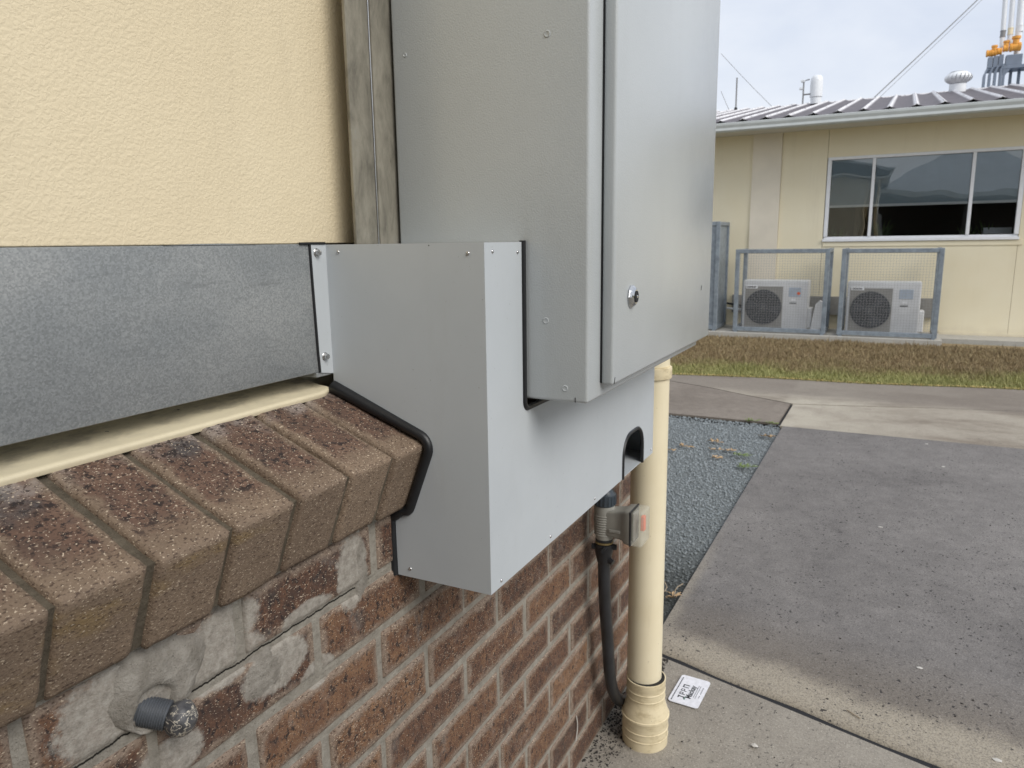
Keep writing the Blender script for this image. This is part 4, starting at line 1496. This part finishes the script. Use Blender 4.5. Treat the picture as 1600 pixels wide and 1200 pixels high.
B().box(GX + 5.6, GX + 9.0, -6.5, -1.05, 2.4, 3.165).obj('parapet', 'rack_blue_grey', far)

# ------------------------------------------------ plinth pad and cages
pad = structure(B().prism([(9.55, 4.0, ZG - .05), (9.55, -1.22, ZG - .05), (10.49, -1.22, ZG - .05), (10.49, 4.0, ZG - .05)], (0, 0, .105)).obj('plinth_pad', 'pad_concrete'))
structure(B().box(10.0, 10.487, -6.5, -1.23, ZG - .05, ZG + .035).obj('plinth_strip', 'pad_concrete'))
ZP = ZG + .056


def cage(label, y0, y1, ztop, solid=False):
    c_ = thing('steel_cage', label, 'cage', (9.95, (y0 + y1) / 2, ZP), 'galvanised cages on the plinth')
    xf, xb, w_ = 9.66, 10.33, .055
    zb, zt = ZP + .015, ztop
    for nm, bx in (('front_post', (xf, xf + w_, y0, y0 + w_, zb, zt)), ('front_post', (xf, xf + w_, y1 - w_, y1, zb, zt)),
                   ('rear_post', (xb - w_, xb, y0 + .001, y0 + w_ - .001, zb, zt)), ('rear_post', (xb - w_, xb, y1 - w_ + .001, y1 - .001, zb, zt)),
                   ('top_rail', (xf + .002, xf + w_ - .002, y0 + w_, y1 - w_, zt - w_, zt - .001)), ('bottom_rail', (xf + .002, xf + w_ - .002, y0 + w_, y1 - w_, zb + .001, zb + w_)),
                   ('side_rail', (xf + w_, xb - w_, y0 + .002, y0 + w_ - .002, zt - w_ + .002, zt - .002)), ('side_rail', (xf + w_, xb - w_, y1 - w_ + .002, y1 - .002, zt - w_ + .002, zt - .002)),
                   ('side_rail', (xf + w_, xb - w_, y0 + .002, y0 + w_ - .002, zb + .002, zb + w_ - .002)), ('side_rail', (xf + w_, xb - w_, y1 - w_ + .002, y1 - .002, zb + .002, zb + w_ - .002))):
        B().box(*bx, .004, 1).obj(nm, 'cage_galvanised', c_)
    for yy_ in (y0 + .02, y1 - .06):
        B().box(xf - .01, xf + .07, yy_, yy_ + .04, ZP - .002, ZP + .016).obj('foot', 'cage_galvanised', c_)
    if solid:
        B().box(xf + .02, xf + .024, y0 + w_, y1 - w_, zb + w_, zt - w_).obj('panel', 'cage_galvanised', c_)
        B().box(xf + w_, xb - w_, y0 + .025, y0 + .029, zb + w_, zt - w_).obj('panel', 'cage_galvanised', c_)
        return c_
    b_ = B()
    s_ = .034
    yk_ = y0 + w_ + .02
    while yk_ < y1 - w_:
        b_.box(xf + .022, xf + .0240, yk_, yk_ + .0022, zb + w_, zt - w_)
        yk_ += s_
    zk = zb + w_ + .02
    while zk < zt - w_:
        b_.box(xf + .0242, xf + .026, y0 + w_, y1 - w_, zk, zk + .0022)
        zk += s_
    b_.obj('wire_mesh', 'wire_galvanised', c_)
    return c_


cage('left of the two open galvanised mesh cages under the window', 0.130, 1.330, 0.418)
cage('right of the two open galvanised mesh cages under the window', -1.166, -0.012, 0.415)
cage('taller grey panelled cage, half hidden behind the electrical cabinet', 1.553, 2.75, 0.80, True)


def aircon(label, yl, yr, zb, zt, blades):
    """yl > yr: left and right side as seen; fan on the left"""
    a_ = thing('air_conditioner_unit', label, 'air conditioner', (10.0, (yl + yr) / 2, ZP), 'outdoor units in the cages')
    xf, xb = 9.85, 10.17
    B().box(xf, xb, yr, yl, zb, zt, .018, 3).obj('casing', 'unit_white', a_, True, 40)
    wd = yl - yr
    ys_ = yl - wd * .625
    B().box(xf - .004, xf + .004, ys_, yl - .035, zb + .02, zt - .085, .002, 1).obj('fan_panel', 'unit_grey', a_)
    fc = Vector((xf - .0045, (ys_ + yl - .035) / 2, (zb + zt - .065) / 2))
    fr_ = .243
    B().lathe([(fr_, 0), (fr_, .004), (fr_ * .97, .005), (0, .005)], fc, (-1, 0, 0), 40).obj('fan_opening', 'fan_dark', a_, True)
    b_ = B()
    for k in range(blades):
        a0_ = 2 * math.pi * k / blades + 0.35
        pts_ = []
        for rr_, da in ((.05, -.2), (.22, -.55), (.225, .1), (.05, .35)):
            pts_.append((fc.x - .0065, fc.y + rr_ * math.cos(a0_ + da), fc.z + rr_ * math.sin(a0_ + da)))
        b_.prism(pts_, (-.004, 0, 0))
    b_.cyl((fc.x - .005, fc.y, fc.z), (fc.x - .014, fc.y, fc.z), .055, seg=20)
    b_.obj('fan_blades', plain('blade_grey', (0.085, 0.09, 0.105), 0.5), a_)
    b_ = B()
    for k in range(7):
        r__ = .06 + k * .03
        b_.tube([(fc.x - .018, fc.y + r__ * math.cos(t2), fc.z + r__ * math.sin(t2)) for t2 in np.linspace(0, 2 * math.pi, 33)], .0022, 5)
    for k in range(8):
        t2 = math.pi * k / 8
        b_.tube([(fc.x - .020, fc.y + .245 * math.cos(t2), fc.z + .245 * math.sin(t2)), (fc.x - .020, fc.y - .245 * math.cos(t2), fc.z - .245 * math.sin(t2))], .0022, 5)
    b_.obj('fan_guard', plain('guard_grey', (0.16, 0.165, 0.17), 0.5), a_)
    B().box(xf - .006, xf - .002, yl - .20, yl - .045, zt - .115, zt - .07, .001, 1).obj('name_tag', 'frame_white', a_)
    b_ = B()
    for k in range(7):
        b_.box(xf - .0075, xf - .0062, yl - .075 - k * .017, yl - .063 - k * .017, zt - .103, zt - .085)
    b_.obj('name_print', 'ink', a_)
    B().box(xf - .003, xf + .002, ys_ - .235, ys_ - .075, zt - .22, zt - .095, .001, 1).obj('rating_label', 'label_blue', a_)
    B().box(xf - .003, xf + .002, ys_ - .165, ys_ - .11, zt - .275, zt - .25).obj('small_label', 'frame_white', a_)
    b_ = B()
    for k in range(6):
        b_.box(xf - .0030, xf + .001, ys_ - .105 - k * .015, ys_ - .094 - k * .015, zt - .315, zt - .300)
    b_.obj('name_print', 'ink', a_)
    b_ = B()
    for k in range(10):
        z_ = zb + .06 + k * .022
        b_.box(xf - .002, xf + .002, yr + .06, ys_ - .04, z_, z_ + .006)
    b_.obj('louvre_ribs', 'unit_white', a_)
    B().box(xb - .25, xb - .03, yr - .055, yr + .002, zb + .02, zb + .30, .012, 2).obj('valve_cover', 'unit_white', a_)
    for yy_ in (yl - .18, yr + .12):
        B().box(xf + .02, xb - .02, yy_ - .03, yy_ + .03, ZP - .001, zb + .004).obj('foot', 'cage_galvanised', a_)
    return a_


a1 = aircon('left outdoor air conditioner with red mark on its blue label', 1.245, 0.388, -0.685, -0.010, 2)
B().cyl((9.8462, 0.5050, -0.185), (9.8455, 0.5050, -0.185), .022, seg=14).obj('red_mark', 'orange_red', a1)
aircon('right outdoor air conditioner with plain blue label', -0.098, -0.960, -0.685, -0.014, 3)
# slanting pipe cover beside the left unit
dc = B()
dc.prism([(9.9, 0.345, ZP), (9.9, 0.225, ZP), (9.9, 0.16, -0.42), (9.9, 0.175, -0.31), (9.9, 0.24, -0.28), (9.9, 0.29, -0.33)], (.12, 0, 0))
o = dc.obj('drain_cover', 'unit_white')
tag(o, 'slanting pale plastic pipe cover beside the left air conditioner', 'pipe cover')
b = B()
b.tube([(10.42, 3.5, -0.36), (10.42, 1.6, -0.38), (10.40, 1.36, -0.42), (10.3, 1.25, -0.48)], .016, 8)
o = b.obj('insulated_pipe', 'black_plastic', None, True)
tag(o, 'black insulated pipe low on the cream wall left of the cages', 'pipe')
b = B()
b.tube([(10.42, 3.5, -0.44), (10.42, 1.6, -0.46), (10.40, 1.36, -0.47), (10.3, 1.25, -0.52)], .016, 8)
o = b.obj('insulated_pipe', 'vent_white', None, True)
tag(o, 'white insulated pipe just below the black one on the wall', 'pipe')

# ------------------------------------------------ things on the far roof
tv = thing('turbine_vent', 'white spinning turbine vent on the dark roof', 'roof vent', (14.6, -1.37, 2.95))
B().cyl((14.6, -1.37, 2.90), (14.6, -1.37, 3.13), .13, seg=24).obj('throat', 'vent_white', tv, True)
b = B()
for k in range(20):
    a = 2 * math.pi * k / 20
    pts = []
    for i in range(9):
        t_ = i / 8
        r_ = .06 + .155 * math.sin(math.pi * (.12 + .80 * t_))
        a2 = a + .25 * t_
        pts.append(Vector((14.6 + r_ * math.cos(a2), -1.37 + r_ * math.sin(a2), 3.14 + .20 * t_)))
    for p_, q_ in zip(pts[:-1], pts[1:]):
        tang = Vector((-math.sin(a), math.cos(a), 0)) * .052 + Vector((math.cos(a), math.sin(a), 0)) * -.018
        b.bm.faces.new([b.bm.verts.new(p_), b.bm.verts.new(q_), b.bm.verts.new(q_ + tang), b.bm.verts.new(p_ + tang)])
b.obj('fins', 'vent_white', tv)
B().lathe([(0, .215), (.09, .205), (.12, .195)], (14.6, -1.37, 3.14), seg=24).obj('crown', 'vent_white', tv, True)
B().lathe([(.10, .0), (.11, .09), (.06, .19)], (14.6, -1.37, 3.14), seg=20).obj('core', plain('vent_shade', (0.30, 0.31, 0.33), 0.5), tv, True)

vs_ = thing('vent_stack', 'white domed vent stack with side bracket standing on the roof', 'roof vent', (14.5, 0.93, 2.95))
B().lathe([(.095, 0), (.095, .12), (.11, .125), (.11, .40), (.10, .46), (.07, .50), (0, .515)], (14.5, 0.90, 3.0), seg=24).obj('stack', 'vent_white', vs_, True, 50)
B().tube([(14.45, 1.12, 2.95), (14.45, 1.12, 3.42), (14.45, 1.02, 3.44)], .014, 6).obj('bracket', 'cable_grey', vs_)
B().tube([(14.45, 1.12, 3.18), (14.45, 0.86, 3.18)], .014, 6).obj('bracket', 'cable_grey', vs_)
B().box(14.42, 14.48, 1.13, 1.19, 3.27, 3.31, .006).obj('bracket_box', 'vent_white', vs_)
B().box(14.42, 14.48, 1.10, 1.17, 3.40, 3.44, .006).obj('bracket_box', 'vent_white', vs_)

an_ = thing('whip_antenna', 'thin upright whip antenna at the left end of the roof', 'antenna', (14.5, 2.34, 2.95))
B().tube([(14.5, 2.345, 2.95), (14.5, 2.345, 3.62)], .014, 6).obj('mast', 'cable_grey', an_)
B().cyl((14.5, 2.345, 2.98), (14.5, 2.345, 3.07), .03, seg=10).obj('base', 'black_plastic', an_)


def wire(name, label, a, b_, r_):
    o_ = B().tube([a, (Vector(a) + Vector(b_)) / 2 - Vector((0, 0, .02)), b_], r_, 6, smooth=1).obj(name, 'cable_grey', None, True)
    tag(o_, label, 'wire')
    return o_


wire('guy_wire', 'thick guy wire rising steeply to the right above the roof', (15.5, -0.03, 3.17), (16.6, -2.35, 5.65), .010)
wire('guy_wire', 'faint second strand just under the thick guy wire', (15.5, -0.06, 3.10), (16.6, -2.42, 5.65), .004)
wire('guy_wire', 'thin wire slanting down to the roof left of the white vent stack', (16, 2.99, 4.44), (16, 1.85, 3.22), .005)
wire('guy_wire', 'short thin wire beside the whip antenna', (16, 2.96, 3.68), (16, 2.66, 3.06), .005)

# steel rack with orange valves and white pipes, behind the roof
rk = thing('pipe_rack', 'blue grey steel rack carrying a row of orange valves behind the roof', 'rack', (16.2, -2.3, 2.6))
for k in range(4):
    y_ = -1.832 - .085 * k
    zt_ = 3.50 + .022 * k
    B().box(16.0, 16.05, y_ - .042, y_, 2.6, zt_, .005).obj('post', 'rack_blue_grey', rk)
    B().box(16.05, 16.16, y_ - .006, y_ - .001, 2.6, zt_ - .02).obj('post_web', 'rack_blue_grey', rk)
    B().prism([(16.0, y_ - .008, zt_ - .003), (16.0, y_ - .042, zt_ - .003), (16.0, y_ - .075, zt_ + .085), (16.0, y_ - .045, zt_ + .085)], (.05, 0, 0)).obj('gusset', 'rack_blue_grey', rk)
B().box(16.0, 16.4, -4.2, -2.13, 3.555, 3.615, .008).obj('beam', 'rack_blue_grey', rk)
B().box(16.06, 16.4, -2.20, -1.875, 3.575, 3.605, .006).obj('beam', 'rack_blue_grey', rk)
B().box(16.0, 16.05, -2.175, -2.135, 2.6, 3.554, .005).obj('post', 'rack_blue_grey', rk)
B().prism([(16.0, -2.176, 3.45), (16.0, -2.176, 3.553), (16.0, -2.25, 3.553)], (.05, 0, 0)).obj('gusset', 'rack_blue_grey', rk)
for k in range(7):
    B().box(16.25, 16.29, -2.31 - .13 * k, -2.26 - .13 * k, 2.6, 3.554, .005).obj('post', 'rack_blue_grey', rk)
for k in range(3):
    B().box(16.05, 16.2, -1.962 - .085 * k, -1.888 - .085 * k, 3.606, 3.80 + .012 * k, .006).obj('valve_box', 'rack_blue_grey', rk)
B().box(16.02, 16.2, -2.42, -2.165, 3.616, 3.80, .008).obj('valve_box', 'rack_blue_grey', rk)
names_ = ['leftmost small orange valve on the rack', 'second orange valve from the left on the rack', 'third orange valve from the left on the rack', 'fourth orange valve, just left of the largest one']
for k, (y_, z_, cap_) in enumerate(((-1.850, 3.875, 0), (-1.930, 3.872, 1), (-2.015, 3.892, 0), (-2.110, 3.93, 1))):
    v_ = thing('orange_valve', names_[k], 'valve', (16.1, y_ - .04, 3.8), 'orange valves on the pipe rack')
    B().lathe([(.052, 0), (.062, .008), (.062, .030), (.054, .036), (.054, .052), (.062, .058), (.062, .078), (.05, .084)], (16.1, y_, z_), (0, -1, 0), 16).obj('valve_body', 'valve_orange', v_, True, 40)
    if cap_:
        B().lathe([(.042, 0), (.042, .05), (.052, .055), (.052, .085), (.04, .09)], (16.1, y_ - .045, z_ + .045), (0, 0, 1), 16).obj('valve_cap', 'valve_orange', v_, True, 40)
v_ = thing('orange_valve', 'largest orange valve with upright neck at the right of the row', 'valve', (16.1, -2.3, 3.85), 'orange valves on the pipe rack')
B().lathe([(.062, 0), (.075, .008), (.075, .04), (.064, .046), (.064, .135), (.075, .142), (.075, .178), (.055, .184)], (16.1, -2.205, 3.935), (0, -1, 0), 20).obj('valve_body', 'valve_orange', v_, True, 40)
B().lathe([(.052, 0), (.052, .085), (.072, .092), (.072, .135), (.045, .14)], (16.1, -2.30, 3.985), (0, 0, 1), 20).obj('valve_cap', 'valve_orange', v_, True, 40)
for k, (y_, zb_, r_) in enumerate(((-2.10, 3.99, .040), (-2.215, 4.03, .042), (-2.355, 3.62, .055))):
    o = thing('white_standpipe', ['leftmost tall white pipe with grey clamp above the orange valves', 'middle tall white pipe above the orange valves', 'rightmost tall white pipe beside the orange valves'][k], 'pipe', (16.25, y_, zb_), 'white pipes above the valves')
    B().cyl((16.25, y_, zb_), (16.25, y_ + .06, 6.2), r_, seg=20).obj('pipe', 'vent_white', o, True)
    B().lathe([(r_ + .008, 0), (r_ + .008, .015), (r_ + .003, .017), (r_ + .003, .10), (r_ + .008, .102), (r_ + .008, .117), (r_, .12)], (16.25, y_ + .005, 4.16 + .03 * k), seg=20).obj('clamp', ['cable_grey', 'pipe_cream', 'vent_white'][k], o, True, 40)

# ================================================================== SHELTER behind the viewpoint (seen mirrored in the far window)
sh = thing('open_shelter', 'grey hip-roofed open shelter seen only mirrored in the far window', 'shelter', (-4, -2, ZG))
B().box(-7.2, -7.1, -5.2, 0.0, ZG, 1.75).obj('back_wall', 'shelter_dark', sh)
for x_, y_ in ((-1.9, -4.6), (-1.9, -2.3), (-6.6, -4.6), (-6.6, -2.3)):
    B().box(x_ - .05, x_ + .05, y_ - .05, y_ + .05, ZG, 1.76).obj('post', 'shelter_dark', sh)
b = B()
e0 = [(-1.75, -0.02, 1.76), (-1.75, -5.2, 1.76), (-7.4, -5.2, 1.76), (-7.4, -0.02, 1.76)]
r1_, r2_ = (-4.2, -2.2, 3.15), (-4.2, -3.0, 3.15)
for f_ in ((e0[0], e0[1], r2_, r1_), (e0[1], e0[2], r2_), (e0[2], e0[3], r1_, r2_), (e0[3], e0[0], r1_), (e0[0], e0[1], e0[2], e0[3])):
    b.quad(*f_)
b.obj('hip_roof', 'shelter_roof', sh)
B().box(-1.77, -1.71, -5.3, -0.02, 1.64, 1.80).obj('fascia', 'gutter_paint', sh)

# ================================================================== NEIGHBOUR on the open side (its soft reflection lies in the cabinet door)
nb_ = thing('neighbouring_building', 'low building on the open side, seen only as a soft reflection in the cabinet door', 'building', (12, -22, ZG))
B().box(-6, 40, -30, -20, ZG - .05, 2.1).obj('wall', 'far_cream', nb_)
for k in range(9):
    B().box(-3 + 4.6 * k, -0.6 + 4.6 * k, -20.02, -19.97, 0.2, 1.5).obj('window', 'room_dark', nb_)
B().prism([(-6.6, -19.2, 2.05), (-6.6, -25, 3.3), (-6.6, -30.8, 2.05)], (47.2, 0, 0)).obj('roof', 'shelter_roof', nb_)

# ================================================================== SMALL GROUND THINGS
leaf_bits = [(3.917, 0.336, .045, 'dry_leaf', 'pale curled dry leaf farthest back in the middle of the gravel'), (3.73, 0.30, .035, 'dry_leaf', 'brown dry leaf left of the two side by side on the gravel'),
             (3.74, 0.215, .035, 'dry_leaf', 'brown dry leaf right of the two side by side on the gravel'), (3.65, 0.145, .05, 'weed_green', 'yellow green weed tuft among dry leaves on the gravel'),
             (3.55, 0.25, .04, 'dry_leaf', 'dry leaf nearest the viewer in the gravel cluster'), (3.42, 0.075, .05, 'weed_green', 'pale green weed tuft at the gravel edge beside the path'),
             (4.19, 0.063, .05, 'dry_leaf', 'flat orange leaf litter on the gravel by the path corner'), (3.72, 0.50, .045, 'dry_leaf', 'tan dry leaf near the downpipe side of the gravel'),
             (3.60, 0.56, .03, 'dry_leaf', 'small reddish dry leaf beside the downpipe on the gravel'), (4.60, 0.23, .045, 'weed_green', 'bright green weed tuft against the far gravel edge'),
             (4.58, 0.09, .04, 'weed_green', 'sparse green weed at the far gravel corner'), (1.66, 0.03, .035, 'dry_leaf', 'brown curled leaf in the corner of dark gravel by the slab')]
for x_, y_, s_, m_, lb in leaf_bits:
    b = B()
    nb = 9 if m_ == 'dry_leaf' else 26
    for k in range(nb):
        a = random.random() * 6.283
        base = Vector((x_ + random.uniform(-.3, .3) * s_, y_ + random.uniform(-.8, .8) * s_, ZG + .004))
        tip = base + Vector((math.cos(a) * s_ * .8, math.sin(a) * s_ * 1.1, random.uniform(.1, .55) * s_ * (1 if m_ == 'weed_green' else .8)))
        w_ = Vector((-math.sin(a), math.cos(a), .3)) * s_ * (.16 if m_ == 'dry_leaf' else .07)
        mid = base.lerp(tip, .5) + Vector((0, 0, s_ * .12))
        b.bm.faces.new([b.bm.verts.new(base), b.bm.verts.new(mid - w_), b.bm.verts.new(tip), b.bm.verts.new(mid + w_)])
    o = b.obj('dry_leaf_clump' if m_ == 'dry_leaf' else 'weed_tuft', m_)
    tag(o, lb, 'leaf' if m_ == 'dry_leaf' else 'weed', 'leaves and weeds on the gravel')
for k, (p_, lb) in enumerate(((((1.76, .085), (1.70, .055), (1.62, .075)), 'pale forked twig lying on the gravel beside the downpipe'), (((1.55, .055), (1.45, .018), (1.38, .03)), 'twig tucked along the slab edge in dark gravel'), (((1.66, .02), (1.72, .03), (1.76, .012)), 'short pale twig against the slab edge'))):
    o = B().tube([(x_, y_, ZG + .008 + .004 * i) for i, (x_, y_) in enumerate(p_)], .0022, 6, smooth=1).obj('fallen_twig', 'twig')
    tag(o, lb, 'twig', 'twigs in the gravel corner')
o = B().tube([(1.195, -.60, ZG + .010), (1.17, -.635, ZG + .010)], .0016, 6).obj('fallen_twig', 'twig')
tag(o, 'single dark twig lying on the pale band of the footpath', 'twig', 'twigs in the gravel corner')
for x_, y_, s_, lb in ((1.525, -.790, .009, 'largest white chip on the dark footpath at right'), (2.739, -.66, .010, 'white chip in the middle of the footpath'), (1.143, -.955, .012, 'white chip near the bottom right corner of the photo'),
                      (4.42, -.90, .010, 'white chip near the far edge of the footpath'), (3.91, -.968, .010, 'white chip on the footpath below the far one'), (0.93, -.39, .010, 'white smear of grit on the near concrete')):
    b = B()
    r_ = bmesh.ops.create_icosphere(b.bm, subdivisions=1, radius=1)
    for v in r_['verts']:
        v.co = Vector((x_ + v.co.x * s_ * random.uniform(.5, .9), y_ + v.co.y * s_ * random.uniform(.8, 1.4), ZG + .007 + v.co.z * s_ * .25))
    o = b.obj('white_chip', 'pale_chip')
    tag(o, lb, 'chip', 'white chips on the concrete')

# grit and leaf mould in the corner at the wall foot
o = stones('wall_foot_grit', 1500, (0.62, 1.24), (-0.075, 0.0), 0.0015, 0.0045, 'dark_grit', 0.0, 0.6)
structure(o, 'stuff')
tag(o, 'dark grit gathered at the foot of the brick wall', 'grit')
o = stones('slab_grit', 1300, (0.5, 4.5), (-2.2, -0.02), 0.0015, 0.004, 'dark_grit', 0.006, 0.8)
structure(o, 'stuff')
tag(o, 'scattered dark grit on the footpath and apron', 'grit')

# lived-in straw caught on the bricks
o = B().tube([(0.63, -.004, -.610), (0.635, -.006, -.640), (0.625, -.005, -.675)], .0014, 6, smooth=1).obj('straw', 'pale_chip', None, True)
tag(o, 'pale straw stuck to the bricks near the wall foot', 'straw')
